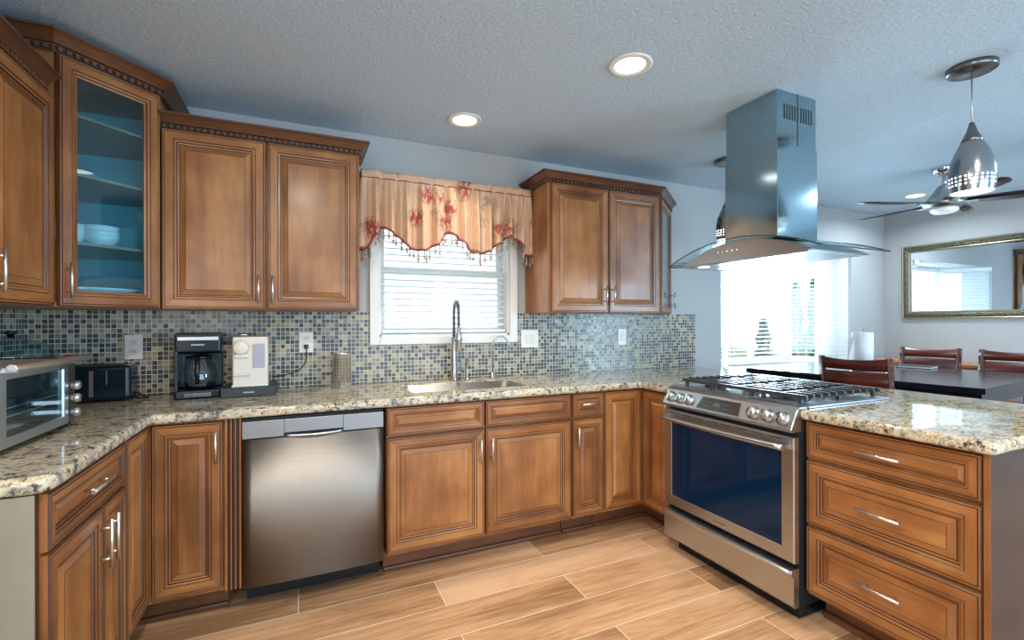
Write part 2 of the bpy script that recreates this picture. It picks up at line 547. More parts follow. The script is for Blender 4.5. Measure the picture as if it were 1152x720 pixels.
# ------------------------------------------------------------------ mesh helpers
class MB:
    def __init__(s):
        s.v = []
        s.f = []
        s.mi = []
        s.sm = []
        s.mats = []
        s.uv = None

    def _m(s, mat):
        if mat not in s.mats:
            s.mats.append(mat)
        return s.mats.index(mat)

    def face(s, idx, mat, smooth=False):
        s.f.append(tuple(idx))
        s.mi.append(s._m(mat))
        s.sm.append(smooth)

    def box(s, x0, y0, z0, x1, y1, z1, mat):
        x0, x1 = min(x0, x1), max(x0, x1)
        y0, y1 = min(y0, y1), max(y0, y1)
        z0, z1 = min(z0, z1), max(z0, z1)
        b = len(s.v)
        s.v += [(x0, y0, z0), (x1, y0, z0), (x1, y1, z0), (x0, y1, z0), (x0, y0, z1), (x1, y0, z1), (x1, y1, z1), (x0, y1, z1)]
        for q in ((0, 3, 2, 1), (4, 5, 6, 7), (0, 1, 5, 4), (1, 2, 6, 5), (2, 3, 7, 6), (3, 0, 4, 7)):
            s.face([b + i for i in q], mat)
        return s

    def prism(s, poly, z0, z1, mat):
        b = len(s.v)
        n = len(poly)
        a = sum(poly[i][0] * poly[(i + 1) % n][1] - poly[(i + 1) % n][0] * poly[i][1] for i in range(n))
        if a < 0:
            poly = poly[::-1]
        s.v += [(x, y, z0) for x, y in poly] + [(x, y, z1) for x, y in poly]
        s.face([b + i for i in range(n)][::-1], mat)
        s.face([b + n + i for i in range(n)], mat)
        for i in range(n):
            j = (i + 1) % n
            s.face([b + i, b + j, b + n + j, b + n + i], mat)
        return s

    def extr(s, poly, axis, a0, a1, mat, smooth=False):
        """poly in the plane perpendicular to axis: axis x -> (y,z), axis y -> (x,z)."""
        b = len(s.v)
        n = len(poly)
        for a in (a0, a1):
            for p, q in poly:
                s.v.append((a, p, q) if axis == 'x' else (p, a, q))
        s.face([b + i for i in range(n)][::-1], mat)
        s.face([b + n + i for i in range(n)], mat)
        for i in range(n):
            j = (i + 1) % n
            s.face([b + i, b + j, b + n + j, b + n + i], mat, smooth)
        return s

    def lathe(s, prof, mat, c=(0, 0, 0), n=32, cap=True, smooth=True, axis='z'):
        b = len(s.v)
        for r, z in prof:
            for i in range(n):
                a = 2 * PI * i / n
                p = (r * math.cos(a), r * math.sin(a), z)
                if axis == 'x':
                    p = (z, p[0], p[1])
                elif axis == 'y':
                    p = (p[1], z, p[0])
                s.v.append((p[0] + c[0], p[1] + c[1], p[2] + c[2]))
        for k in range(len(prof) - 1):
            for i in range(n):
                j = (i + 1) % n
                s.face([b + k * n + i, b + k * n + j, b + (k + 1) * n + j, b + (k + 1) * n + i], mat, smooth)
        if cap:
            if prof[0][0] > 1e-6:
                s.face([b + i for i in range(n)][::-1], mat)
            if prof[-1][0] > 1e-6:
                s.face([b + (len(prof) - 1) * n + i for i in range(n)], mat)
        return s

    def cyl(s, a, bb, r, mat, n=16):
        return s.tube([a, bb], r, mat, n)

    def tube(s, pts, r, mat, n=10, smooth=True):
        pts = [Vector(p) for p in pts]
        rs = r if isinstance(r, (list, tuple)) else [r] * len(pts)
        b = len(s.v)
        up = None
        for k, p in enumerate(pts):
            if k == 0:
                d = pts[1] - p
            elif k == len(pts) - 1:
                d = p - pts[k - 1]
            else:
                d = (pts[k + 1] - p).normalized() + (p - pts[k - 1]).normalized()
            d.normalize()
            if up is None:
                up = Vector((0, 0, 1)) if abs(d.z) < 0.9 else Vector((1, 0, 0))
            sx = d.cross(up)
            sx.normalize()
            sy = sx.cross(d)
            sy.normalize()
            up = sy
            for i in range(n):
                a = 2 * PI * i / n
                q = p + sx * (rs[k] * math.cos(a)) + sy * (rs[k] * math.sin(a))
                s.v.append(tuple(q))
        for k in range(len(pts) - 1):
            for i in range(n):
                j = (i + 1) % n
                s.face([b + k * n + i, b + k * n + j, b + (k + 1) * n + j, b + (k + 1) * n + i], mat, smooth)
        s.face([b + i for i in range(n)][::-1], mat)
        s.face([b + (len(pts) - 1) * n + i for i in range(n)], mat)
        return s

    def sweep(s, path, prof, mat_fn, z0=0, caps=True):
        """profile (out, z) swept along an open 2D path; 'out' is to the right of travel."""
        n = len(path)
        P = [Vector(p) for p in path]
        b = len(s.v)
        m = len(prof)
        for i, p in enumerate(P):
            if i == 0:
                t = (P[1] - P[0]).normalized()
                nv = Vector((t.y, -t.x))
            elif i == n - 1:
                t = (P[i] - P[i - 1]).normalized()
                nv = Vector((t.y, -t.x))
            else:
                t1 = (P[i] - P[i - 1]).normalized()
                t2 = (P[i + 1] - P[i]).normalized()
                n1 = Vector((t1.y, -t1.x))
                n2 = Vector((t2.y, -t2.x))
                nv = (n1 + n2)
                nv = nv / nv.dot(n1)
            for o, z in prof:
                q = p + nv * o
                s.v.append((q.x, q.y, z0 + z))
        for i in range(n - 1):
            for k in range(m):
                l = (k + 1) % m
                s.face([b + i * m + k, b + i * m + l, b + (i + 1) * m + l, b + (i + 1) * m + k], mat_fn(k))
        if caps:
            s.face([b + k for k in range(m)][::-1], mat_fn(0))
            s.face([b + (n - 1) * m + k for k in range(m)], mat_fn(0))
        return s

    def rings(s, x0, z0, x1, z1, steps, fill, y=0.0, y_back=None):
        """concentric rectangles facing -y. steps: list of (inset, depth, mats) ; mats=(h,v) for the ring up to the next."""
        b = len(s.v)
        for ins, dep, _ in steps:
            s.v += [(x0 + ins, y + dep, z0 + ins), (x1 - ins, y + dep, z0 + ins), (x1 - ins, y + dep, z1 - ins), (x0 + ins, y + dep, z1 - ins)]
        for k in range(len(steps) - 1):
            h, v = steps[k][2]
            for i in range(4):
                j = (i + 1) % 4
                s.face([b + k * 4 + i, b + k * 4 + j, b + (k + 1) * 4 + j, b + (k + 1) * 4 + i], h if i in (0, 2) else v)
        e = b + (len(steps) - 1) * 4
        if fill is not None:
            s.face([e, e + 1, e + 2, e + 3], fill)
        return b, e

    def build(s, name, parent=None, bevel=0, seg=2, loc=None, rot=None, weld=True, normals=True):
        me = bpy.data.meshes.new(name)
        me.from_pydata(s.v, [], s.f)
        for mt in s.mats:
            me.materials.append(M[mt])
        for p, i, sm in zip(me.polygons, s.mi, s.sm):
            p.material_index = i
            p.use_smooth = sm
        if s.uv:
            ul = me.uv_layers.new(name='UVMap')
            for lp in me.loops:
                ul.data[lp.index].uv = s.uv[lp.vertex_index]
        if normals:
            bm = bmesh.new()
            bm.from_mesh(me)
            bmesh.ops.recalc_face_normals(bm, faces=bm.faces)
            bm.to_mesh(me)
            bm.free()
        me.update()
        o = bpy.data.objects.new(name, me)
        COL.objects.link(o)
        if parent:
            o.parent = parent
        if loc:
            o.location = loc
        if rot:
            o.rotation_euler = rot
        if bevel:
            md = o.modifiers.new('bevel', 'BEVEL')
            md.width = bevel
            md.segments = seg
            md.limit_method = 'ANGLE'
            md.angle_limit = math.radians(40)
        return o


def thing(name, label, cat, loc=(0, 0, 0), rotz=0, group=None):
    o = bpy.data.objects.new(name, None)
    o.empty_display_size = 0.1
    COL.objects.link(o)
    o.location = loc
    o.rotation_euler = (0, 0, rotz)
    o['label'] = label
    o['category'] = cat
    if group:
        o['group'] = group
    return o


def tag(o, label, cat, group=None):
    o['label'] = label
    o['category'] = cat
    if group:
        o['group'] = group
    return o


def struct(o):
    o['kind'] = 'structure'
    return o


def kids(o):
    return [c for c in bpy.data.objects if c.parent == o]


def copy_tree(o, parent=None):
    c = o.copy()
    COL.objects.link(c)
    c.parent = parent
    for ch in kids(o):
        copy_tree(ch, c)
    return c


def B(x0, y0, z0, x1, y1, z1, mat):
    return MB().box(x0, y0, z0, x1, y1, z1, mat)


# ------------------------------------------------------------------ room shell
LW, RW = -1.20, 5.78
REAR = -5.8
WT = 0.14


def slab_wall(name, axis, at, thick, a0, a1, holes, mat, z0=0, z1=CEIL):
    """wall perpendicular to axis; holes (a0,a1,z0,z1)."""
    mb = MB()

    def bx(p0, p1, q0, q1):
        if p1 - p0 < 1e-4 or q1 - q0 < 1e-4:
            return
        if axis == 'y':
            mb.box(p0, at, q0, p1, at + thick, q1, mat)
        else:
            mb.box(at, p0, q0, at + thick, p1, q1, mat)
    cur = a0
    for h in sorted(holes):
        bx(cur, h[0], z0, z1)
        bx(h[0], h[1], z0, h[2])
        bx(h[0], h[1], h[3], z1)
        cur = h[1]
    bx(cur, a1, z0, z1)
    return struct(mb.build(name))


KW = (0.432, 1.308, 1.195, 2.10)       # kitchen window opening
BW = (3.335, 5.19, 0.84, 1.985)        # bay opening
struct(B(LW - WT, REAR - WT, -0.1, RW + WT, WT, 0, 'floor').build('floor'))
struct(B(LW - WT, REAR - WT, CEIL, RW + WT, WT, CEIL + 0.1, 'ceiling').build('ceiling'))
slab_wall('wall_back', 'y', 0, WT, LW - WT, RW + WT, [KW, (BW[0], BW[1], BW[2] - 0.04, BW[3])], 'wall')
slab_wall('wall_left', 'x', LW - WT, WT, REAR, 0, [(-4.9, -3.7, 0.9, 2.1)], 'wall')
slab_wall('wall_right', 'x', RW, WT, REAR, 0, [(-5.70, -4.56, 0.7, 2.2)], 'wall')
slab_wall('wall_rear', 'y', REAR - WT, WT, LW - WT, RW + WT, [(0.2, 3.6, 0.05, 2.15)], 'wall_teal')
# unseen patio door and two side windows, added to go with the fill lights
pd = struct(MB().box(0.2, REAR - 0.1, 0.05, 0.27, REAR - 0.02, 2.15, 'trim_white').box(3.53, REAR - 0.1, 0.05, 3.6, REAR - 0.02, 2.15, 'trim_white')
            .box(0.27, REAR - 0.1, 2.08, 3.53, REAR - 0.02, 2.15, 'trim_white').box(0.27, REAR - 0.1, 0.05, 3.53, REAR - 0.02, 0.12, 'trim_white')
            .box(1.86, REAR - 0.1, 0.12, 1.94, REAR - 0.02, 2.08, 'trim_white').build('added_door_1'))
struct(MB().box(LW - 0.1, -4.9, 0.9, LW - 0.02, -4.84, 2.1, 'trim_white').box(LW - 0.1, -3.76, 0.9, LW - 0.02, -3.7, 2.1, 'trim_white')
       .box(LW - 0.1, -4.84, 0.9, LW - 0.02, -3.76, 0.96, 'trim_white').box(LW - 0.1, -4.84, 2.04, LW - 0.02, -3.76, 2.1, 'trim_white').build('added_window_3'))
struct(MB().box(RW + 0.02, -5.70, 0.7, RW + 0.1, -5.64, 2.2, 'trim_white').box(RW + 0.02, -4.62, 0.7, RW + 0.1, -4.56, 2.2, 'trim_white')
       .box(RW + 0.02, -5.64, 0.7, RW + 0.1, -4.62, 0.76, 'trim_white').box(RW + 0.02, -5.64, 2.14, RW + 0.1, -4.62, 2.2, 'trim_white').build('added_window_4'))
struct(B(RW - 0.015, REAR + 0.02, 0, RW, -0.001, 0.10, 'trim_white').build('baseboard_right'))
struct(B(3.05, -0.015, 0, RW - 0.016, 0, 0.10, 'trim_white').build('baseboard_back'))

# kitchen window
w1 = struct(thing('window_1', '', ''))
del w1['label'], w1['category']
x0, x1, z0, z1 = KW
mb = MB()
cz0, cz1 = 1.143, 2.16
mb.box(0.373, -0.022, cz0, x0, 0, cz1, 'trim_white').box(x1, -0.022, cz0, 1.366, 0, cz1, 'trim_white')
mb.box(x0, -0.022, z1, x1, 0, cz1, 'trim_white').box(x0, -0.022, cz0, x1, 0, z0, 'trim_white')
mb.build('casing', w1, 0.004)
mb = MB()
mb.box(x0, 0, z0, x0 + 0.012, WT - 0.01, z1, 'trim_white').box(x1 - 0.012, 0, z0, x1, WT - 0.01, z1, 'trim_white')
mb.box(x0, 0, z1 - 0.012, x1, WT - 0.01, z1, 'trim_white').box(x0, 0, z0, x1, WT - 0.01, z0 + 0.012, 'trim_white')
mb.build('jamb', w1)
for (a, b_, yy) in ((z0 + 0.012, 1.64, 0.085), (1.60, z1 - 0.012, 0.112)):
    mb = MB()
    xa, xb = x0 + 0.012, x1 - 0.012
    mb.box(xa, yy, a, xa + 0.035, yy + 0.025, b_, 'trim_white').box(xb - 0.035, yy, a, xb, yy + 0.025, b_, 'trim_white')
    mb.box(xa + 0.035, yy, a, xb - 0.035, yy + 0.025, a + 0.04, 'trim_white').box(xa + 0.035, yy, b_ - 0.035, xb - 0.035, yy + 0.025, b_, 'trim_white')
    sh = mb.build('sash', w1)
    B(xa + 0.035, yy + 0.01, a + 0.04, xb - 0.035, yy + 0.014, b_ - 0.035, 'glass').build('pane', sh)


def blind(name, label, ax, ay, bx_, by_, z_top, z_bot, slat_w, pitch, tilt, rail=0.04, group=None):
    """slatted blind hung between (ax,ay) and (bx,by)."""
    L = math.hypot(bx_ - ax, by_ - ay)
    ang = math.atan2(by_ - ay, bx_ - ax)
    t = thing(name, label, 'blind', (ax, ay, z_bot), ang, group)
    H = z_top - z_bot
    B(0, -0.022, H - rail, L, 0.022, H, 'blind_white').build('head_rail', t, 0.003)
    B(0, -slat_w / 2, 0, L, slat_w / 2, 0.018, 'blind_white').build('bottom_rail', t, 0.003)
    mb = MB()
    z = 0.018 + pitch
    c, s_ = math.cos(tilt), math.sin(tilt)
    while z < H - rail - 0.005:
        b = len(mb.v)
        hw = slat_w / 2
        for k, (w, dz) in enumerate(((-hw, 0), (0, 0.0025), (hw, 0))):
            for xx in (0.004, L - 0.004):
                mb.v.append((xx, w * c, z + w * s_ + dz))
        for k, (w, dz) in enumerate(((-hw, -0.0022), (0, 0.0003), (hw, -0.0022))):
            for xx in (0.004, L - 0.004):
                mb.v.append((xx, w * c, z + w * s_ + dz))
        for k in (0, 2):
            mb.face([b + k, b + k + 1, b + k + 3, b + k + 2], 'blind_white', True)
            mb.face([b + 6 + k, b + 6 + k + 2, b + 6 + k + 3, b + 6 + k + 1], 'blind_white', True)
        mb.face([b, b + 6, b + 7, b + 1], 'blind_white')
        mb.face([b + 4, b + 5, b + 11, b + 10], 'blind_white')
        z += pitch
    mb.build('slats', t)
    nc = 2 if L < 1 else 3
    for i in range(nc):
        xx = L * (0.14 + 0.72 * i / (nc - 1))
        for yy in (-slat_w / 2 - 0.001, slat_w / 2 + 0.001):
            B(xx - 0.0012, yy - 0.0008, 0.01, xx + 0.0012, yy + 0.0008, H - rail, 'blind_white').build('ladder_cord', t)
    return t


kb = blind('window_blind', 'white horizontal slat blind over the kitchen sink window, under the gold valance', 0.452, 0.045, 1.288, 0.045, 2.085, 1.215, 0.045, 0.040, 0.30)

# bay window
w2 = struct(thing('window_2', '', ''))
del w2['label'], w2['category']
bx0, bx1, bz0, bz1 = BW
DEP = 0.42
Y0 = WT - 0.02
PA = [(bx0, Y0), (bx0 + 0.16, 0.20), (bx0 + 0.40, DEP), (bx1 - 0.40, DEP), (bx1 - 0.16, 0.20), (bx1, Y0)]
PA[0] = (bx0, 0.03)
PA[-1] = (bx1, 0.03)
hexa = [(bx0, 0.0), (bx0 + 0.40, DEP + 0.08), (bx1 - 0.40, DEP + 0.08), (bx1, 0.0)]
MB().prism([(bx0 + 0.001, WT), (bx0 + 0.001, -0.03), (bx1 - 0.001, -0.03), (bx1 - 0.001, WT), (bx1 - 0.30, DEP + 0.1), (bx0 + 0.30, DEP + 0.1)], bz0 - 0.039, bz0, 'trim_white').build('sill_board', w2)
MB().prism([(bx0 + 0.001, WT + 0.001), (bx1 - 0.001, WT + 0.001), (bx1 - 0.30, DEP + 0.1), (bx0 + 0.30, DEP + 0.1)], bz1, bz1 + 0.05, 'trim_white').build('head_board', w2)


def wall_seg(a, b, z0, z1, th, mat, name, parent):
    a = Vector(a)
    b = Vector(b)
    t = (b - a).normalized()
    n = Vector((-t.y, t.x)) * th
    mb = MB().prism([tuple(a), tuple(b), tuple(b + n), tuple(a + n)], z0, z1, mat)
    return mb.build(name, parent)


for i, nm in ((0, 'side_panel'), (4, 'side_panel')):
    wall_seg(PA[i], PA[i + 1], bz0, bz1, 0.05, 'trim_white', nm, w2)
for i in (1, 2, 3):
    a = Vector(PA[i])
    b = Vector(PA[i + 1])
    t_ = (b - a).normalized()
    n_ = Vector((-t_.y, t_.x)) * 0.05
    fr = MB()
    for p, q, za, zb in ((a, a + t_ * 0.045, bz0, bz1), (b - t_ * 0.045, b, bz0, bz1), (a + t_ * 0.045, b - t_ * 0.045, bz0, bz0 + 0.06), (a + t_ * 0.045, b - t_ * 0.045, bz1 - 0.06, bz1)):
        fr.prism([tuple(p), tuple(q), tuple(q + n_), tuple(p + n_)], za, zb, 'trim_white')
    if i == 2:
        mid = (a + b) / 2
        fr.prism([tuple(mid - t_ * 0.02), tuple(mid + t_ * 0.02), tuple(mid + t_ * 0.02 + n_), tuple(mid - t_ * 0.02 + n_)], bz0 + 0.06, bz1 - 0.06, 'trim_white')
    f_ = fr.build('window_frame', w2)
    wall_seg(a + t_ * 0.045 + n_ * 0.4, b - t_ * 0.045 + n_ * 0.4, bz0 + 0.06, bz1 - 0.06, 0.005, 'glass', 'pane', f_)


def off(a, b, d):
    a = Vector(a)
    b = Vector(b)
    t = (b - a).normalized()
    n = Vector((t.y, -t.x)) * d
    return tuple(a + n + t * 0.015) + tuple(b + n - t * 0.015)


blind('window_blind', 'widest white slat blind, across the middle of the dining bay window', *off((PA[2][0] + 0.03, PA[2][1]), (PA[3][0] - 0.03, PA[3][1]), 0.04), bz1 - 0.002, bz0 + 0.012, 0.045, 0.042, 0.0, 0.05)
blind('window_blind', 'narrow angled white slat blind at the left side of the dining bay window', *off(PA[0], PA[2], 0.075), bz1 - 0.002, bz0 + 0.012, 0.045, 0.042, 0.0, 0.05)
blind('window_blind', 'narrow angled white slat blind at the right side of the dining bay window', *off(PA[3], PA[5], 0.075), bz1 - 0.002, bz0 + 0.012, 0.045, 0.042, 0.0, 0.05)

# outdoors
struct(B(-14, WT + 0.6, -0.5, 26, 30, -0.4, 'lawn').build('lawn_ground'))


def shrub(x, y, h, r, label):
    t = thing('garden_tree', label, 'tree', (x, y, -0.4), 0, 'trees outside the dining bay')
    MB().tube([(0, 0, 0), (0.03, 0, h * 0.4), (0, 0.02, h * 0.8)], [0.07, 0.05, 0.02], 'bark', 8).build('trunk', t)
    mb = MB()
    for k in range(2200):
        u = random.random()
        z = h * (0.12 + 0.88 * u)
        rr = r * (1 - u) ** 0.6 * (0.35 + 0.65 * random.random()) * (0.7 + 0.3 * math.sin(u * 20))
        a = random.random() * 2 * PI
        c = Vector((rr * math.cos(a), rr * math.sin(a), z))
        d = Vector((random.uniform(-1, 1), random.uniform(-1, 1), random.uniform(-1, 1))).normalized() * 0.11
        e = d.cross(Vector((random.uniform(-1, 1), random.uniform(-1, 1), random.uniform(-1, 1)))).normalized() * 0.04
        b = len(mb.v)
        mb.v += [tuple(c - d), tuple(c + e), tuple(c + d), tuple(c - e)]
        mb.face([b, b + 1, b + 2, b + 3], 'leaf')
    mb.build('foliage', t, normals=False)


for x, y, h, r in ((10.62, 4.3, 2.55, 0.30), (11.30, 4.3, 2.70, 0.30), (10.95, 5.4, 1.7, 0.32), (8.4, 4.9, 1.35, 0.5)):
    shrub(x, y, h, r, 'green conical garden tree seen outside through the dining bay blinds')

# ------------------------------------------------------------------ backsplash
CT = 0.910       # counter top
CB = 0.868
TZ = 1.345
mb = MB()
mb.box(LW + 0.0085, -0.0085, CT + 0.0005, 0.372, -0.0005, TZ - 0.0005, 'mosaic').box(0.372, -0.0085, CT + 0.0005, 1.367, -0.0005, 1.142, 'mosaic').box(1.367, -0.0085, CT + 0.0005, 3.03, -0.0005, TZ - 0.0005, 'mosaic')
tag(mb.build('tile_backsplash'), 'long blue, brown and cream mosaic backsplash on the window wall behind the counter', 'backsplash')
tag(B(LW + 0.0005, -1.47, CT + 0.0005, LW + 0.0085, -0.0005, TZ - 0.0005, 'mosaic').build('tile_backsplash'), 'mosaic backsplash on the left wall behind the toaster oven', 'backsplash')

# ------------------------------------------------------------------ cabinet parts
def door_steps(fw, small=False):
    W_ = ('wood_h', 'wood_v')
    G = ('glaze', 'glaze')
    k = 0.62 if small else 1.0
    return [(0, 0.020, W_), (0.0, 0.004, G), (0.0035, 0.0, W_), (0.008, 0.0, G), (0.0105, 0.0012, G), (0.012, 0.0, W_),
            (fw - 0.016 * k, 0.0, G), (fw - 0.013 * k, 0.003, W_), (fw - 0.004 * k, 0.0035, G), (fw - 0.001, 0.009, W_),
            (fw + 0.004 * k, 0.010, G), (fw + 0.008 * k, 0.0105, W_), (fw + 0.030 * k, 0.0035, G), (fw + 0.032 * k, 0.0030, W_)]


def panel(parent, x0, z0, x1, z1, fw=0.06, name='door', y=-0.020, hgrain=False, small=False):
    mb = MB()
    g = 0.0018
    st = door_steps(fw, small)
    mb.rings(x0 + g, z0 + g, x1 - g, z1 - g, st, 'wood_h' if hgrain else 'wood_v', y)
    b = 0
    mb.face([b + 3, b + 2, b + 1, b + 0], 'wood_v')
    return mb.build(name, parent, normals=False)


def glass_door(parent, x0, z0, x1, z1, fw=0.062, y=-0.020, glass_mat='cab_glass'):
    mb = MB()
    g = 0.0018
    W_ = ('wood_h', 'wood_v')
    G = ('glaze', 'glaze')
    st = [(fw, 0.020, W_), (0, 0.020, W_), (0.0, 0.004, G), (0.0035, 0.0, W_), (0.008, 0.0, G), (0.0105, 0.0012, G), (0.012, 0.0, W_),
          (fw - 0.022, 0.0, G), (fw - 0.019, 0.003, W_), (fw - 0.010, 0.004, G), (fw - 0.007, 0.008, W_), (fw, 0.010, W_), (fw, 0.020, W_)]
    mb.rings(x0 + g, z0 + g, x1 - g, z1 - g, st, None, y)
    d = mb.build('door', parent, normals=False)
    B(x0 + g + fw - 0.002, y + 0.012, z0 + g + fw - 0.002, x1 - g - fw + 0.002, y + 0.016, z1 - g - fw + 0.002, glass_mat).build('glass_pane', d)
    return d


def handle(door, x, z, vertical=True, L=0.13, y=-0.020):
    mb = MB()
    yo = y - 0.028
    if vertical:
        mb.cyl((x, yo, z - L / 2), (x, yo, z + L / 2), 0.0058, 'handle_steel', 12)
        for s_ in (-1, 1):
            mb.cyl((x, y - 0.0005, z + s_ * L * 0.32), (x, yo, z + s_ * L * 0.32), 0.0045, 'handle_steel', 10)
    else:
        mb.cyl((x - L / 2, yo, z), (x + L / 2, yo, z), 0.0058, 'handle_steel', 12)
        for s_ in (-1, 1):
            mb.cyl((x + s_ * L * 0.32, y - 0.0005, z), (x + s_ * L * 0.32, yo, z), 0.0045, 'handle_steel', 10)
    return mb.build('handle', door)


CROWN = [(0.0, 0.0), (0.008, 0.0), (0.008, 0.026), (0.014, 0.029), (0.020, 0.036), (0.036, 0.050), (0.046, 0.056), (0.050, 0.062), (0.050, 0.070), (0.0, 0.070)]


def crown(parent, path, z, scale=1.0):
    mb = MB()
    prof = [(o * scale, h * scale) for o, h in CROWN]
    mb.sweep(path, prof, lambda k: 'glaze' if k in (2, 6) else 'crown_wood', z)
    mb.build('crown_molding', parent)
    mb = MB()
    for i in range(len(path) - 1):
        a = Vector(path[i])
        b = Vector(path[i + 1])
        L = (b - a).length
        t = (b - a) / L
        n = Vector((t.y, -t.x))
        # dark recess behind the teeth
        p = [a + n * 0.0085, b + n * 0.0085, b + n * 0.0095, a + n * 0.0095]
        mb.prism([tuple(q) for q in p], z + 0.003, z + 0.0255, 'dentil')
        cnt = max(1, int(L / 0.026))
        for k in range(cnt):
            s_ = (k + 0.25) * L / cnt
            e_ = s_ + L / cnt * 0.50
            p = [a + t * s_ + n * 0.009, a + t * e_ + n * 0.009, a + t * e_ + n * 0.019, a + t * s_ + n * 0.019]
            mb.prism([tuple(q) for q in p], z + 0.006, z + 0.022, 'crown_wood')
    mb.build('dentil_molding', parent)


# ------------------------------------------------------------------ base cabinets
FY = -0.610     # carcass face on the back run (doors stand 20 mm proud)
ZT, ZB = 0.862, 0.144
DR = 0.720      # drawer / door divide
CH = 0.866      # carcass height

# back run sink base
c = thing('base_cabinet', 'wide wooden sink cabinet with two false drawer fronts, right of the dishwasher', 'cabinet', (0.375, FY, 0))
Wd = 1.050
MB().box(0.0, 0.0, 0.128, Wd, 0.018, CH, 'wood_v').box(0, 0.018, 0.128, 0.018, 0.60, CH, 'wood_v').box(Wd - 0.018, 0.018, 0.128, Wd, 0.60, CH, 'wood_v').box(0.018, 0.018, 0.128, Wd - 0.018, 0.60, 0.144, 'wood_v').build('carcass', c)
MB().box(0, 0.115, 0, Wd, 0.13, 0.1275, 'crown_wood').build('toe_kick', c)  # darker wood puts the shadow under the cabinet into the colour
MB().box(0, 0.097, 0.0, Wd, 0.115, 0.022, 'crown_wood').build('shoe_molding', c, 0.006)
panel(c, 0.0, DR, 0.512, ZT, 0.036, 'false_drawer_front', hgrain=True, small=True)
panel(c, 0.516, DR, Wd, ZT, 0.036, 'false_drawer_front', hgrain=True, small=True)
d = panel(c, 0.0, ZB, 0.512, DR - 0.006)
handle(d, 0.484, 0.598)
d = panel(c, 0.516, ZB, Wd, DR - 0.006)
handle(d, 0.548, 0.598)

# narrow drawer base
c = thing('base_cabinet', 'narrowest wooden base cabinet with one small drawer over one slim door', 'cabinet', (1.432, FY, 0))
Wd = 0.222
MB().box(0, 0, 0.128, Wd, 0.60, CH, 'wood_v').build('carcass', c)
MB().box(0, 0.115, 0, Wd, 0.13, 0.1275, 'crown_wood').build('toe_kick', c)
MB().box(0, 0.097, 0.0, Wd, 0.115, 0.022, 'crown_wood').build('shoe_molding', c, 0.006)
d = panel(c, 0.0, DR, Wd, ZT, 0.034, 'drawer', hgrain=True, small=True)
handle(d, 0.113, 0.800, False, 0.12)
d = panel(c, 0.0, ZB, Wd, DR - 0.006, 0.052)
handle(d, 0.030, 0.606)

# right corner (two hinged leaves at a right angle)
PX = 1.958      # carcass face of the peninsula run (doors at 1.938)
c = thing('corner_cabinet', 'wooden corner base cabinet with folding door, left of the range', 'cabinet', (1.658, FY, 0))
MB().prism([(0, 0), (PX - 1.658, 0), (PX - 1.658, -0.287), (0.92, -0.287), (0.92, 0.60), (0, 0.60)], 0.128, CH, 'wood_v').build('carcass', c)
MB().prism([(0, 0.115), (PX - 1.658 + 0.115, 0.115), (PX - 1.658 + 0.115, -0.287), (PX - 1.658 + 0.13, -0.287), (PX - 1.658 + 0.13, 0.13), (0, 0.13)], 0.0, 0.1275, 'crown_wood').build('toe_kick', c)
MB().prism([(0, 0.097), (PX - 1.658 + 0.097, 0.097), (PX - 1.658 + 0.097, -0.287), (PX - 1.658 + 0.115, -0.287), (PX - 1.658 + 0.115, 0.115), (0, 0.115)], 0.0, 0.022, 'crown_wood').build('shoe_molding', c, 0.005)
d = panel(c, 0.0, ZB, PX - 1.658 - 0.022, ZT, 0.058)
d2 = panel(c, 0.024, ZB, 0.283, ZT, 0.058)
d2.matrix_local = Matrix.Translation((PX - 1.658, 0, 0)) @ Matrix.Rotation(-PI / 2, 4, 'Z')
handle(d2, 0.258, 0.760)

# left corner
LX = -0.5885    # carcass face of the left run (doors at -0.5685)
c = thing('corner_cabinet', 'wooden corner base cabinet with folding door, beside the fluted pilaster', 'cabinet', (LX, FY, 0))
MB().prism([(0, 0), (-LX - 0.308, 0), (-LX - 0.308, 0.60), (-0.60, 0.60), (-0.60, -0.285), (0, -0.285)], 0.128, CH, 'wood_v').build('carcass', c)
MB().prism([(-LX - 0.308, 0.115), (-0.115, 0.115), (-0.115, -0.285), (-0.13, -0.285), (-0.13, 0.13), (-LX - 0.308, 0.13)], 0.0, 0.1275, 'crown_wood').build('toe_kick', c)
MB().prism([(-LX - 0.308, 0.097), (-0.097, 0.097), (-0.097, -0.285), (-0.115, -0.285), (-0.115, 0.115), (-LX - 0.308, 0.115)], 0.0, 0.022, 'crown_wood').build('shoe_molding', c, 0.005)
d = panel(c, 0.024, ZB, -LX - 0.310, ZT, 0.058)
handle(d, -LX - 0.336, 0.755)
d2 = panel(c, -0.282, ZB, -0.024, ZT, 0.058)
d2.matrix_local = Matrix.Rotation(PI / 2, 4, 'Z')

# fluted pilaster
mb = MB()
zt = CH
PW = 0.060
fl = [(0, 0.0)]
n = 3
xx = 0.008
for k in range(n):
    fl += [(xx, 0.0), (xx + 0.003, 0.008), (xx + 0.009, 0.008), (xx + 0.012, 0.0)]
    xx += 0.0165
fl += [(PW, 0.0), (PW, 0.58), (0, 0.58)]
b = len(mb.v)
mb.prism(fl, 0.125, zt, 'wood_v')
for k in range(len(mb.f)):
    vs = [mb.v[i] for i in mb.f[k]]
    ys = [v[1] for v in vs]
    if len(vs) == 4 and max(ys) < 0.01 and max(ys) > 0.004:
        mb.mi[k] = mb._m('glaze')
p = mb.build('fluted_pilaster', loc=(-0.305, -0.622, 0))
tag(p, 'narrow fluted wooden filler post left of the dishwasher', 'pilaster')
p.location = (-0.3055, -0.622, 0)

